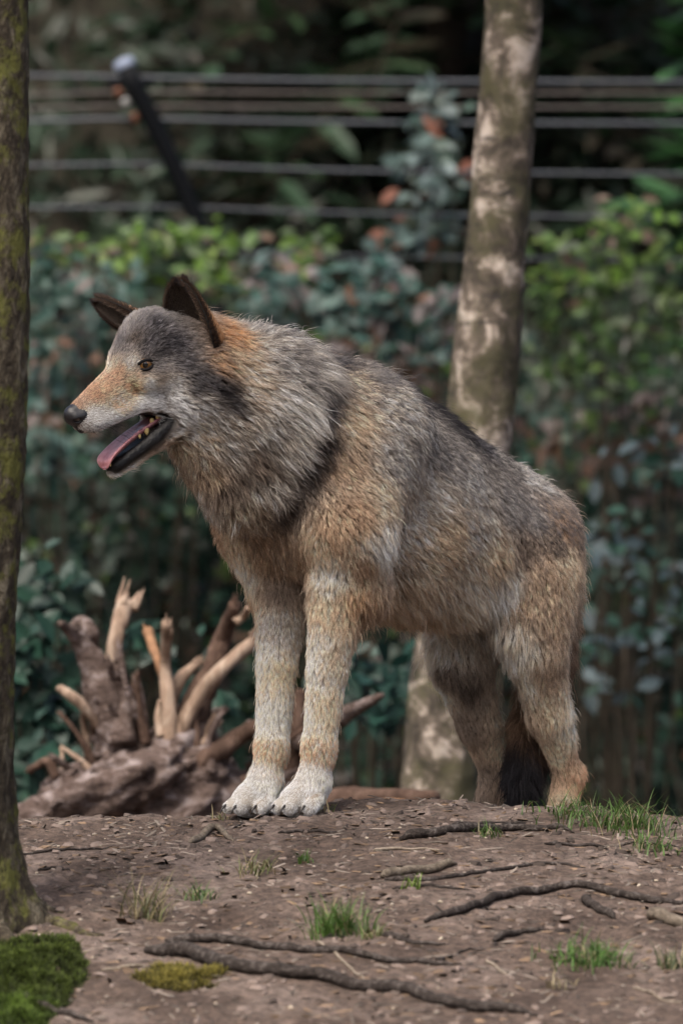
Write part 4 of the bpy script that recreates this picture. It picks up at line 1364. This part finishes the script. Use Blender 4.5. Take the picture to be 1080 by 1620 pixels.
# ivy mass hanging on the fence: uneven curtain with a dark hollow behind
def ivy():
    n = 19000
    x = rb.uniform(-2.9, 2.9, n); zz = rb.rand(n)
    top = np.array([1.12+.16*noise.noise(Vector((a*2.1, 3.3, 0)))+.10*noise.noise(Vector((a*6.1, 1.3, 0))) for a in x])
    top = np.where(x > .55, top-.15, top)
    z = -.65+(top+.65)*zz**.85
    bul = np.array([noise.noise(Vector((a*2.6, b*2.6, 5)))+.5*noise.noise(Vector((a*7, b*7, 2))) for a, b in zip(x, z)])
    y = 9.1+.20*rb.rand(n)**2*2-.34*bul+.15*(z < 0)
    # gaps: thin out where the noise is low (right side more open)
    keep = (bul > -.62+.35*(x > .45)*rb.rand(n)*(z > -.2)) & ((x < .42) | (rb.rand(n) < .85))
    x, y, z, top = x[keep], y[keep], z[keep], top[keep]; n = len(x)
    col = pick(rb, IVYC, n); hi = (top-z) < .42*rb.rand(n)
    col[hi] = pick(rb, DEADC, int(hi.sum()))
    face = np.stack([rb.normal(-.1, .5, n), rb.normal(-1, .35, n), rb.normal(.55, .45, n)], 1)
    tip = np.stack([rb.normal(0, .5, n), rb.normal(-.3, .3, n), rb.normal(-1, .4, n)], 1)
    size = .030+.050*rb.rand(n)**1.3
    V, F, c = leaves(np.stack([x, y, z], 1), face, tip, size, col)
    o = mesh_obj('ivy', V, F, LEAF, smooth=False, attrs={'col': c})
    tag(o, 'dense dark ivy and dead leaves climbing along the wire fence', 'ivy', kind='stuff')
ivy()

VINE = bark_mat('dry_vine_bark', (.025, .020, .015), (.070, .056, .042), (.15, .125, .10), (20, 20, 5), .003)
def vines():
    mb = MB(); r = np.random.RandomState(31)
    for i in range(24):
        if i < 15: x = .45+1.0*r.rand()
        else: x = -1.9+3.8*r.rand()
        y = 8.75+.45*r.rand(); z0 = -.65; h = 1.2+.8*r.rand()
        if x < .4: y += .25; h *= .8
        sx = r.normal(0, .22)
        pts = [(x+sx*f+.05*noise.noise(Vector((f*3, i*1.7, 0)))*2, y+.06*noise.noise(Vector((f*3, i*2.1, 5))), z0+h*f) for f in np.linspace(0, 1, 7)]
        mb.add(*tube(catmull(pts, 3), np.linspace(.0085, .0035, 19)*(.6+.9*r.rand()), 5, 0, i, False))
    o = mb.obj('dry_vine', VINE); tag(o, 'tangle of dry brown vine stems rising through the ivy', 'vines', kind='stuff')
vines()

# undergrowth: leaves coloured dark as the shade behind the hedge, giving it depth
def under(name, label, n, xr, yr, zf, pal, size, seed, wid=1.0, tmpl=(OVAL_V, OVAL_F)):
    r = np.random.RandomState(seed)
    x = r.uniform(*xr, n); y = r.uniform(*yr, n)
    z0 = np.array([gh(a, b) for a, b in zip(x, y)]); z = z0+zf(x, y, r.rand(n))
    face = np.stack([r.normal(0, .6, n), r.normal(-.7, .5, n), r.normal(.7, .5, n)], 1); tip = r.normal(0, 1, (n, 3)); tip[:, 2] -= .4
    V, F, c = leaves(np.stack([x, y, z], 1), face, tip, size*(.6+.8*r.rand(n)), pick(r, pal, n), tmpl, wid)
    o = mesh_obj(name, V, F, LEAF, smooth=False, attrs={'col': c}); tag(o, label, 'undergrowth', kind='stuff')
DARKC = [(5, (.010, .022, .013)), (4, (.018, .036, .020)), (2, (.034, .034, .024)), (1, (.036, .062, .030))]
under('undergrowth', 'leafy undergrowth coloured dark as the shade behind the fence', 16000, (-3.9, 3.9), (9.8, 11.4), lambda x, y, r: r*1.7, DARKC, .075, 5)
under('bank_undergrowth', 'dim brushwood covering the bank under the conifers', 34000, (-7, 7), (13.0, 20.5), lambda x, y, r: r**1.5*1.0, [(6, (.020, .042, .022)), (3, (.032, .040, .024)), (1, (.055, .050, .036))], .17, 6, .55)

# young shrubs with fresh leaves
STEM = bark_mat('shrub_stem', (.015, .012, .008), (.040, .032, .022), (.085, .068, .05), (60, 60, 20), .002)
def shrub(name, label, cat, spots, Y, pal, size, nl, seed, spread=26, rise=45, group=None, base_z=-.62, wid=1.0, drp=.3):
    """Stems from the ground to given photo points, leaves round each upper end."""
    if Y > 8: size *= 1.12
    r = np.random.RandomState(seed); cx = np.mean([P(x, y, Y).x for x, y in spots])
    root = empty(name, (cx, Y, base_z)); tag(root, label, cat, group)
    LV = []; LF = []; LC = []; nv = 0
    for i, (x, y) in enumerate(spots):
        tp_ = np.array(P(x, y, Y+r.normal(0, .06))); b0 = np.array([cx+(tp_[0]-cx)*.35+r.normal(0, .03), Y+.05, base_z])
        mid = b0*.4+tp_*.6+np.array([r.normal(0, .04), r.normal(0, .04), .05])
        pth = catmull([b0, mid, tp_], 8)
        V, F = tube(pth, np.linspace(.0055, .0020, len(pth)), 6); adopt(mesh_obj('stem', V, F, STEM), root)
        n = nl; s = spread/900*(Y+10)/10; h = rise/900*(Y+10)/10
        pos = tp_+np.stack([r.normal(0, s, n), r.normal(0, s*.8, n), r.normal(-.2*h, h*.6, n)], 1)
        face = np.stack([r.normal(-.1, .5, n), r.normal(-.8, .5, n), r.normal(.7, .4, n)], 1); td = np.stack([r.normal(0, .8, n), r.normal(-.2, .5, n), r.normal(-drp, .5, n)], 1)
        V, F, c = leaves(pos, face, td, size*(.6+.8*r.rand(n)), pick(r, pal, n), (OVAL_V, OVAL_F), wid)
        LV.append(V); LF.append(F+nv); LC.append(c); nv += len(V)
    adopt(mesh_obj('foliage', np.concatenate(LV), np.concatenate(LF), LEAF, smooth=False, attrs={'col': np.concatenate(LC)}), root)
LIME = [(3, (.10, .19, .022)), (3, (.06, .12, .025)), (1, (.14, .21, .04)), (2, (.05, .075, .04)), (1, (.15, .10, .07))]
shrub('leafy_shrub', 'bright green shrub under the leaning fence post', 'shrub', [(195, 378), (245, 362), (280, 385), (310, 372), (215, 400), (360, 385)], 8.95, LIME, .052, 20, 1, 26, 26)
shrub('leafy_shrub', 'low bright green sprig in front of the leaning fence post', 'shrub', [(70, 382), (120, 385), (340, 420), (360, 440)], 8.80, LIME, .05, 22, 2, 20, 20)
shrub('leafy_shrub', 'small round lime green shrub above the wolf\'s neck', 'shrub', [(490, 385), (478, 405)], 8.90, LIME, .055, 26, 3, 14, 18)
shrub('leafy_shrub', 'fresh green shrub reaching up past the birch trunk', 'shrub', [(905, 385), (940, 370), (985, 360), (1000, 335), (1040, 380), (960, 410), (1075, 385), (890, 430), (1000, 420), (930, 455)], 8.80, LIME, .052, 18, 4, 26, 34)
shrub('leafy_shrub', 'olive green sprigs among the dry vines', 'shrub', [(905, 520), (960, 500), (1030, 520), (990, 560), (1050, 480), (870, 470), (930, 580), (860, 560)], 8.75, [(3, (.06, .12, .025)), (2, (.05, .08, .03)), (1, (.09, .15, .03))], .05, 18, 5, 26, 40)
BLUE = [(4, (.10, .15, .14)), (3, (.15, .20, .20)), (1.5, (.20, .075, .045)), (1.5, (.05, .09, .07))]
shrub('tall_sapling', 'tall thin sapling with silvery and rusty leaves beside the birch', 'sapling', [(688, 140), (662, 175), (700, 190), (648, 240), (690, 230), (672, 290), (720, 270), (640, 370), (690, 345), (655, 380), (610, 390)], 8.85, BLUE, .060, 13, 6, 16, 22)
shrub('leafy_shrub', 'silvery leaved shrub behind the wolf\'s back', 'shrub', [(440, 420), (480, 470), (520, 450), (560, 470), (610, 480), (640, 520), (560, 520), (690, 470), (700, 540), (420, 460), (600, 430)], 8.60, [(4, (.045, .10, .085)), (3, (.09, .14, .13)), (2, (.18, .15, .15)), (1, (.16, .08, .05))], .060, 26, 7, 26, 26)
shrub('leafy_shrub', 'pale blue green shrub beside the lichened tree', 'shrub', [(60, 420), (80, 470), (120, 450), (60, 540), (90, 600), (140, 520), (60, 680), (100, 720), (180, 460)], 8.50, [(4, (.040, .10, .080)), (3, (.08, .14, .125)), (1, (.16, .13, .12)), (2, (.03, .07, .045))], .060, 26, 8, 26, 30)
shrub('leafy_shrub', 'dark teal leaved shrub seen between the wolf\'s legs', 'shrub', [(590, 1060), (560, 1040), (620, 1080), (530, 1090), (600, 1130), (640, 1040)], 4.2, [(4, (.020, .060, .044)), (2, (.014, .040, .030))], .070, 16, 9, 26, 30)
shrub('leafy_shrub', 'dark teal leaved shrub behind the uprooted stump', 'shrub', [(50, 960), (40, 1050), (70, 1100), (40, 1190), (110, 1180), (60, 1000), (250, 1010), (90, 900), (330, 1120)], 4.0, [(4, (.016, .048, .032)), (3, (.012, .036, .024)), (1, (.045, .090, .072))], .070, 26, 10, 30, 36)
shrub('leafy_shrub', 'sparse shrub with pale glossy leaves behind the hind legs', 'shrub', [(985, 860), (1000, 895), (960, 830), (1060, 740), (1050, 700), (940, 1000), (1020, 980), (1065, 1020), (970, 1090)], 6.5, [(3, (.10, .14, .15)), (3, (.03, .08, .055))], .060, 16, 11, 40, 40)

# ------------------------------------------------------------------ fence
WIREM = flat_mat('grey_fence_wire', (.060, .068, .085), .45, .5, .2, 30)
WIREB = flat_mat('rusty_fence_wire', (.10, .085, .08), .6, .4, .3, 30)
POSTM = flat_mat('black_post_coat', (.004, .005, .007), .7, .15, .3, 30)
CAPM = flat_mat('post_cap_metal', (.22, .26, .36), .4, .5, .15, 40)
INSM = flat_mat('insulator_clay', (.22, .09, .055), .5, .4, .2, 60)
INSW = flat_mat('insulator_white', (.5, .5, .5), .4, .5, .1, 60)
def fence():
    Y = 9.5; k = 1.95
    base = P(345, 412, Y); root = empty('wire_fence', (base.x, Y, gh(base.x, Y)))
    tag(root, 'wire fence with a leaning black post above the ivy', 'fence')
    gz0 = gh(base.x, Y)
    top = np.array(P(200, 108, Y-.12)); bs = np.array(base)
    mb = MB()
    mb.add(*tube([np.array([bs[0], Y, gz0-.1]), np.array([bs[0], Y, bs[2]-.02])], [.026, .026], 12))
    V, F = tube(catmull([bs-np.array([0, 0, .06]), bs*.6+top*.4+np.array([0, 0, .004]), top], 6)-np.array([0, .06, 0]), np.linspace(.028, .034, 13), 12); mb.add(V, F)
    adopt(mb.obj('post', POSTM), root)
    ax = top-bs; ax /= np.linalg.norm(ax)
    V, F = tube([top-ax*.01, top+ax*.012, top+ax*.03, top+ax*.036], [.036, .038, .034, .015], 16); adopt(mesh_obj('post_cap', V, F, CAPM), root)
    V, F = tube([np.array(P(170, 131, Y-.1)), np.array(P(245, 131, Y-.1))], [.013, .013], 8); adopt(mesh_obj('bracket', V, F, POSTM), root)
    wires = [([(-400, 113), (40, 120), (200, 122), (540, 128), (1080, 130), (1500, 128)], 7, WIREM), ([(-400, 152), (40, 150), (195, 146), (540, 147), (1080, 148), (1500, 150)], 5, WIREB),
             ([(-400, 178), (40, 172), (205, 168), (540, 170), (1080, 170), (1500, 172)], 5, WIREB), ([(-400, 196), (40, 192), (215, 188), (540, 194), (1080, 196), (1500, 196)], 7, WIREM),
             ([(-400, 262), (40, 262), (250, 260), (540, 270), (1080, 276), (1500, 278)], 6, WIREM), ([(-400, 326), (40, 328), (285, 328), (540, 337), (1080, 345), (1500, 348)], 5, WIREM),
             ([(-400, 400), (40, 400), (335, 398), (540, 405), (1080, 412), (1500, 415)], 4, WIREM)]
    for i, (pp, w, m) in enumerate(wires):
        f = np.array([(bs[2]-P(0, y, Y).z)/(bs[2]-top[2]) for x, y in pp]).clip(0, 1)
        pts = [tuple(P(x, y, Y-.12*q-.03)) for (x, y), q in zip(pp, f)]
        V, F = tube(catmull(pts, 6), w/900*k/2, 7); adopt(mesh_obj('wire', V, F, m), root)
    for (x, y), m in (((188, 146), INSM), ((200, 162), INSW), ((214, 186), INSM)):
        c = np.array(P(x, y, Y-.14)); V, F = tube([c-ax*.016, c-ax*.008, c, c+ax*.008, c+ax*.016], [.008, .017, .011, .017, .008], 10); adopt(mesh_obj('insulator', V, F, m), root)
fence()

# ------------------------------------------------------------------ birch behind the wolf
def birch_mat():
    m, t, b = mat_new('birch_bark', .8, .25); L = t.links.new
    tc = N(t, 'ShaderNodeTexCoord')
    mp = N(t, 'ShaderNodeMapping', Scale=(9, 9, 9)); L(tc.outputs['Object'], mp.inputs['Vector'])
    n1 = N(t, 'ShaderNodeTexNoise', Scale=1.3, Detail=8.0, Roughness=.68, Distortion=.4); L(mp.outputs['Vector'], n1.inputs['Vector'])
    r1 = ramp(t, [(.36, (.022, .018, .015)), (.46, (.075, .062, .048)), (.53, (.15, .12, .095)), (.59, (.42, .355, .30)), (.72, (.60, .53, .47))]); L(n1.outputs['Fac'], r1.inputs['Fac'])
    mp2 = N(t, 'ShaderNodeMapping', Scale=(6, 6, 30)); L(tc.outputs['Object'], mp2.inputs['Vector'])
    n2 = N(t, 'ShaderNodeTexNoise', Scale=1.0, Detail=5.0, Roughness=.6); L(mp2.outputs['Vector'], n2.inputs['Vector'])
    r2 = ramp(t, [(.60, (0, 0, 0)), (.68, (1, 1, 1))]); L(n2.outputs['Fac'], r2.inputs['Fac'])
    mx = N(t, 'ShaderNodeMix', _data_type='RGBA'); L(r2.outputs['Color'], mx.inputs[0]); L(r1.outputs['Color'], mx.inputs[6]); mx.inputs[7].default_value = (.030, .027, .025, 1)
    n3 = N(t, 'ShaderNodeTexNoise', Scale=7.0, Detail=7.0, Roughness=.7); L(tc.outputs['Object'], n3.inputs['Vector'])
    r3 = ramp(t, [(.47, (0, 0, 0)), (.62, (.85, .85, .85))]); L(n3.outputs['Fac'], r3.inputs['Fac'])
    mx2 = N(t, 'ShaderNodeMix', _data_type='RGBA'); L(r3.outputs['Color'], mx2.inputs[0]); L(mx.outputs[2], mx2.inputs[6]); mx2.inputs[7].default_value = (.085, .080, .040, 1)
    L(mx2.outputs[2], b.inputs['Base Color'])
    bp = N(t, 'ShaderNodeBump', Strength=.8, Distance=.012); L(n1.outputs['Fac'], bp.inputs['Height']); L(bp.outputs['Normal'], b.inputs['Normal'])
    return m
BIRCH = birch_mat()
def birch():
    Y = 3.0; k = 1.3
    cl = catmull([(815, -420, 78), (818, -200, 84), (812, 0, 90), (799, 200, 92), (783, 400, 97), (765, 600, 108), (738, 850, 112), (706, 1080, 116), (692, 1280, 122), (686, 1420, 140), (684, 1520, 190)], 22)
    b0 = P(cl[-1][0], cl[-1][1], Y); gz0 = gh(b0.x, Y)
    root = empty('birch_tree', (b0.x, Y, gz0)); tag(root, 'leaning birch with peeling pale patches rising behind the wolf', 'tree')
    ns = 48; V = []
    # straight up beyond the frame
    for x, y, w in cl:
        c = P(x, y, Y); r = w/900*k/2
        for j in range(ns):
            a = 2*math.pi*j/ns; d = np.array([math.cos(a), math.sin(a), 0])
            q = 1+.07*noise.noise(Vector((d[0]*2, d[1]*2, c.z*7)))+.035*noise.noise(Vector((d[0]*5, d[1]*5, c.z*30)))
            V.append((c.x+d[0]*r*q, Y+d[1]*r*q, c.z))
    n = len(cl); F = [(i*ns+j, (i+1)*ns+j, (i+1)*ns+(j+1) % ns, i*ns+(j+1) % ns) for i in range(n-1) for j in range(ns)]
    adopt(mesh_obj('trunk', V, np.array(F), BIRCH), root)
    rng = np.random.RandomState(8)
    # unseen limbs and crown, enlarged and spread back to shade the hedge and bank
    tp = np.array(P(815, -420, Y)); mb = MB(); mb.add(*tube(catmull([tp-np.array([0, 0, .05]), tp+np.array([.05, 0, 1.2]), tp+np.array([.0, .1, 2.6])], 6), np.linspace(.056, .012, 13), 10)); tips = []
    for i in range(60):
        z = tp[2]+.35+2.2*rng.rand(); a = math.pi/2+rng.normal(0, 1.15); l = .8+(4.2*rng.rand()**.8 if math.sin(a) > .2 else .8*rng.rand()); p0 = np.array([tp[0]+.03, Y+.03, z])
        p1 = p0+np.array([math.cos(a)*l*.6, math.sin(a)*l*.6, .3]); p2 = p0+np.array([math.cos(a)*l, math.sin(a)*l, .25])
        mb.add(*tube(catmull([p0, p1, p2], 5), np.linspace(.018, .004, 11), 6)); tips += [p1, p2, (p1+p2)/2, p1*.25+p2*.75, p1*.75+p0*.25]
    adopt(mb.obj('limb', BIRCH), root)
    crown('crown', np.array(tips), root, 11000, .085, [(3, (.05, .11, .025)), (2, (.035, .08, .02))], 17)
def crown(name, tips, root, n, size, pal, seed):
    r = np.random.RandomState(seed); t = tips[r.randint(0, len(tips), n)]+r.normal(0, .20, (n, 3))*np.array([1, 1, .8])
    V, F, c = leaves(t, r.normal(0, 1, (n, 3))+np.array([0, 0, .6]), r.normal(0, 1, (n, 3))+np.array([0, 0, -.6]), size*(.6+.8*r.rand(n)), pick(r, pal, n), (OVAL_V, OVAL_F), 1.3)
    adopt(mesh_obj(name, V, F, LEAF, smooth=False, attrs={'col': c}), root)
birch()
crown('crown', ltips, ltree, 2200, .06, [(3, (.05, .11, .025)), (2, (.035, .08, .02))], 18)

# ------------------------------------------------------------------ uprooted stump
STW = bark_mat('weathered_root_wood', (.022, .014, .011), (.12, .085, .072), (.40, .34, .33), (20, 20, 34), .014)
STP = bark_mat('bare_root_wood', (.10, .065, .045), (.29, .205, .15), (.50, .41, .33), (25, 25, 8), .004)
STB = bark_mat('root_bark_brown', (.030, .018, .013), (.085, .052, .038), (.16, .105, .08), (20, 20, 10), .010)
STO = flat_mat('torn_wood', (.27, .15, .085), .8, .2, .3, 60)
def stump():
    Y = 2.5; k = 1.25
    c = P(240, 1260, Y); root = empty('uprooted_stump', (c.x, Y, gh(c.x, Y)))
    tag(root, 'weathered uprooted stump with broken roots pointing up behind the mound', 'stump')
    # root plate: lumpy mass
    global prims
    sv = prims; prims = []
    q = lambda x, y, dy=0.0: np.array(P(x, y, Y+dy))
    cone(q(60, 1330, .1), q(330, 1320, .05), .10, .15, .06)
    cone(q(130, 1265, -.05), q(300, 1230, 0), .055, .085, .05)
    cone(q(215, 1230, -.02), q(300, 1170, .04), .060, .060, .05)
    cone(q(30, 1290, -.1), q(180, 1262, -.12), .026, .050, .04)
    cone(q(270, 1300, .0), q(430, 1290, .05), .10, .075, .05)
    cone(q(230, 1300, .1), q(240, 1500, .1), .2, .28, .08)
    cone(q(180, 1250, -.14), q(250, 1225, -.10), .035, .045, .02); cone(q(120, 1262, -.16), q(165, 1230, -.12), .022, .030, .02)
    ax_ = [np.arange(-.85, .12, .011), np.arange(Y-.45, Y+.45, .011), np.arange(-.75, .16, .011)]
    F0 = sdf_grid(prims, *ax_)
    XX = np.stack(np.meshgrid(*ax_, indexing='ij'), -1); near_ = np.abs(F0) < .05
    idx = np.nonzero(near_); pp_ = XX[idx]
    rid = np.array([.026*noise.noise(Vector((a*7, b*7, c_*7)))+.050*abs(noise.noise(Vector((a*5+c_*7, b*16, c_*19-a*15))))-.02+.024*abs(noise.noise(Vector((a*14+c_*14, b*30, c_*40-a*30)))) for a, b, c_ in pp_])
    F0[idx] -= rid.astype(np.float32)
    V, Q = surface_nets(F0, *ax_); prims = sv
    adopt(mesh_obj('root_plate', V, Q, STW), root)
    roots = [([(200, 1230), (172, 1130), (150, 1060), (122, 1010), (95, 985)], [52, 62, 52, 28, 8], STW), ([(176, 1080), (182, 1020), (190, 985), (199, 953)], [40, 26, 26, 30], STP),
             ([(195, 1180), (190, 1100), (185, 1050)], [46, 40, 30], STW), ([(270, 1200), (266, 1120), (262, 1050), (263, 985)], [44, 26, 18, 17], STP), ([(264, 1080), (250, 1045), (234, 998)], [16, 14, 17], STO),
             ([(262, 1220), (300, 1140), (335, 1060), (352, 1010), (372, 955)], [60, 58, 40, 30, 18], STB), ([(270, 1195), (310, 1110), (350, 1060), (412, 1005)], [30, 26, 24, 22], STP), ([(270, 1110), (285, 1075), (318, 1045)], [24, 20, 14], STP),
             ([(290, 1235), (340, 1190), (380, 1165), (430, 1140)], [44, 34, 30, 24], STB), ([(155, 1150), (130, 1115), (100, 1092), (92, 1090)], [12, 16, 13, 6], STP), ([(140, 1170), (180, 1166), (215, 1172)], [12, 13, 9], STW),
             ([(108, 1000), (128, 985), (145, 1000), (152, 1018)], [10, 22, 22, 10], STW), ([(372, 985), (385, 975), (392, 962)], [14, 12, 8], STP), ([(215, 1175), (210, 1120), (214, 1070)], [18, 14, 10], STB),
             ([(345, 1180), (335, 1130), (360, 1120)], [8, 8, 5], STW), ([(90, 1230), (75, 1205), (45, 1220)], [14, 16, 8], STB), ([(95, 1250), (110, 1220), (82, 1195)], [16, 16, 8], STW), ([(230, 1170), (225, 1110), (216, 1075)], [14, 10, 8], STW)]
    rng = np.random.RandomState(12)
    for i in range(26):
        x0 = rng.uniform(110, 400); y0 = 1235-60*math.exp(-((x0-240)/90)**2)+rng.normal(0, 12); a = -math.pi/2+(x0-215)/190+rng.normal(0, .35); l = 45+80*rng.rand()
        roots.append(([(x0, y0), (x0+l*.5*math.cos(a)+rng.normal(0, 5), y0+l*.5*math.sin(a)), (x0+l*math.cos(a), y0+l*math.sin(a)+rng.normal(0, 8))], [13+9*rng.rand(), 10, 4+3*rng.rand()], (STW, STP, STB, STW)[i % 4]))
    for i, (pp, w, m) in enumerate(roots):
        dy0 = rng.normal(0, .03); pts = [(*P(x, y, Y+dy0+.05*rng.normal()*j/len(pp)), ww/900*k/2) for j, ((x, y), ww) in enumerate(zip(pp, w))]
        cc = catmull(pts, 9); rr_ = np.abs(cc[:, 3])*.92+.001; mbr = MB(); mbr.add(*tube(cc[:, :3], rr_, 14, .26, 90+i, True, 22.0, 1.0))
        tdir = cc[-1, :3]-cc[-4, :3]; tdir /= np.linalg.norm(tdir)
        for q_ in range(5):       # torn end
            o_ = rng.normal(0, .5, 3)*rr_[-1]; s0 = cc[-3, :3]+o_
            mbr.add(*tube([s0, s0+tdir*rr_[-1]*1.2+o_*.2, s0+tdir*rr_[-1]*(2.2+2.0*rng.rand())+o_*.4], [rr_[-1]*.5, rr_[-1]*.33, .0008], 6))
        adopt(mbr.obj('root', m), root)
stump()
def log(pix, w, Y, mat, label, seed, cat='log', name='fallen_log'):
    k = (Y+10)/10; cc = catmull([(*P(x, y, Y+d), ww/900*k/2) for (x, y, d), ww in zip(pix, w)], 10)
    V, F = tube(cc[:, :3], cc[:, 3], 14, .25, seed, True, 14.0); c = cc[len(cc)//2, :3]; o = mesh_obj(name, V-c, F, mat); o.location = c; tag(o, label, cat)
log([(440, 1330, .2), (520, 1275, .1), (600, 1262, 0), (690, 1262, -.1)], [80, 52, 32, 22], 2.2, STB, 'dark fallen log lying behind the front paws', 41)
log([(480, 1180, .2), (540, 1135, .1), (575, 1115, 0), (605, 1100, -.05)], [44, 30, 20, 10], 2.4, STW, 'grey broken branch rising behind the near front leg', 42, 'branch', 'fallen_branch')
log([(455, 1330, .1), (462, 1240, .05), (468, 1150, 0), (476, 1090, 0)], [60, 44, 34, 20], 2.6, STB, 'brown root stub standing behind the front legs', 43, 'branch', 'fallen_branch')
log([(585, 1274, 0), (610, 1270, 0), (640, 1268, 0)], [10, 16, 8], 1.9, STO, 'torn orange wood splinter on the dark log', 44, 'splinter', 'wood_splinter')

# ------------------------------------------------------------------ conifers beyond the fence
CBARK = bark_mat('conifer_bark', (.018, .013, .010), (.05, .038, .03), (.09, .07, .055), (12, 12, 4), .01)
def conifer_mesh(seed, Hh, R0, pal):
    r = np.random.RandomState(seed); tb = MB(); bb = MB(); pos = []; td = []; fc = []
    tb.add(*tube([(0, 0, -.1), (.02, 0, Hh*.5), (0, .02, Hh)], [.11, .07, .015], 10))
    z = .25
    while z < Hh*.97:
        for q in range(r.randint(4, 7)):
            a = r.rand()*6.283; l = R0*(1-z/Hh)**.7*(.6+.5*r.rand()); d = np.array([math.cos(a), math.sin(a), 0])
            pts = [np.array([0, 0, z])+d*l*f+np.array([0, 0, .10*f-.42*l*f*f]) for f in np.linspace(0, 1, 5)]
            bb.add(*tube(pts, np.linspace(.014, .003, 5), 4, cap=False))
            sdv = np.array([-d[1], d[0], 0])
            for f in np.arange(.12, 1.0, .055):
                i = min(int(f*4), 3); p = pts[i]+(pts[i+1]-pts[i])*(f*4-i)
                for s in (-1, 1):
                    pos.append(p); t = d*.6+sdv*s*(.8+.3*r.rand())+np.array([0, 0, -.35+.2*r.normal()]); td.append(t); fc.append(np.array([r.normal(0, .3), r.normal(0, .3), 1.0]))
        z += .16+.06*r.rand()
    n = len(pos); r2 = np.random.RandomState(seed+1)
    V, F, c = leaves(np.array(pos), np.array(fc), np.array(td), (.20+.14*r2.rand(n)), pick(r2, pal, n), (NEED_V, NEED_F), .30)
    nb = len(np.concatenate(bb.v)); Fb = np.array([t for f in bb.f for t in ((f[0], f[1], f[2]), (f[0], f[2], f[3]))])
    V = np.concatenate([np.concatenate(bb.v), V]); F = np.concatenate([Fb, F+nb]); c = np.concatenate([np.tile((.06, .045, .035), (nb, 1)), c])
    return tb, None, (V, F, c)
def conifers():
    pals = [[(4, (.022, .046, .024)), (2, (.032, .062, .028)), (2, (.060, .052, .036))], [(3, (.030, .085, .030)), (2, (.04, .11, .035))]]
    proto = []
    for q in range(3):
        tb, bb, (V, F, c) = conifer_mesh(40+q*3, 6.0+q*.7, 1.7+.2*q, pals[0])
        lit = c*np.array([1.6, 2.0, 1.4])
        proto.append((tb, bb, V, F, c))
    lst = [(-2.9, 13.0, 0), (2.9, 13.0, 1), (.5, 17.4, 2)]
    names = ['dark conifer with drooping boughs behind the leaning fence post', 'dark conifer with drooping boughs behind the young fir', 'dark conifer standing up on the bank behind the birch']
    shared = {}
    for i, (x, y, q) in enumerate(lst):
        root = empty('conifer', (x, y, gh(x, y)), i*1.3); root.scale = (1, 1, 1)
        tag(root, names[i], 'tree', 'conifers beyond the fence')
        if q not in shared:
            tb, bb, V, F, c = proto[q]
            a = tb.obj('trunk', CBARK); cr = mesh_obj('crown', V, F, LEAF, smooth=False, attrs={'col': c}); shared[q] = (a, cr)
            parts = shared[q]
        else:
            parts = []
            for o in shared[q]:
                d = o.copy(); COL.objects.link(d); parts.append(d)
        for o in parts: o.parent = root
    # one young fir, its lit look put into a brighter palette, by the birch
    tb, bb, (V, F, c) = conifer_mesh(91, 3.6, 1.25, pals[1])
    root = empty('young_fir', (1.70, 11.6, gh(1.70, 11.6)), .4); tag(root, 'lighter green young fir beyond the fence past the birch', 'tree')
    tb.obj('trunk', CBARK, root); mesh_obj('crown', V, F, LEAF, root, False, {'col': c})
conifers()
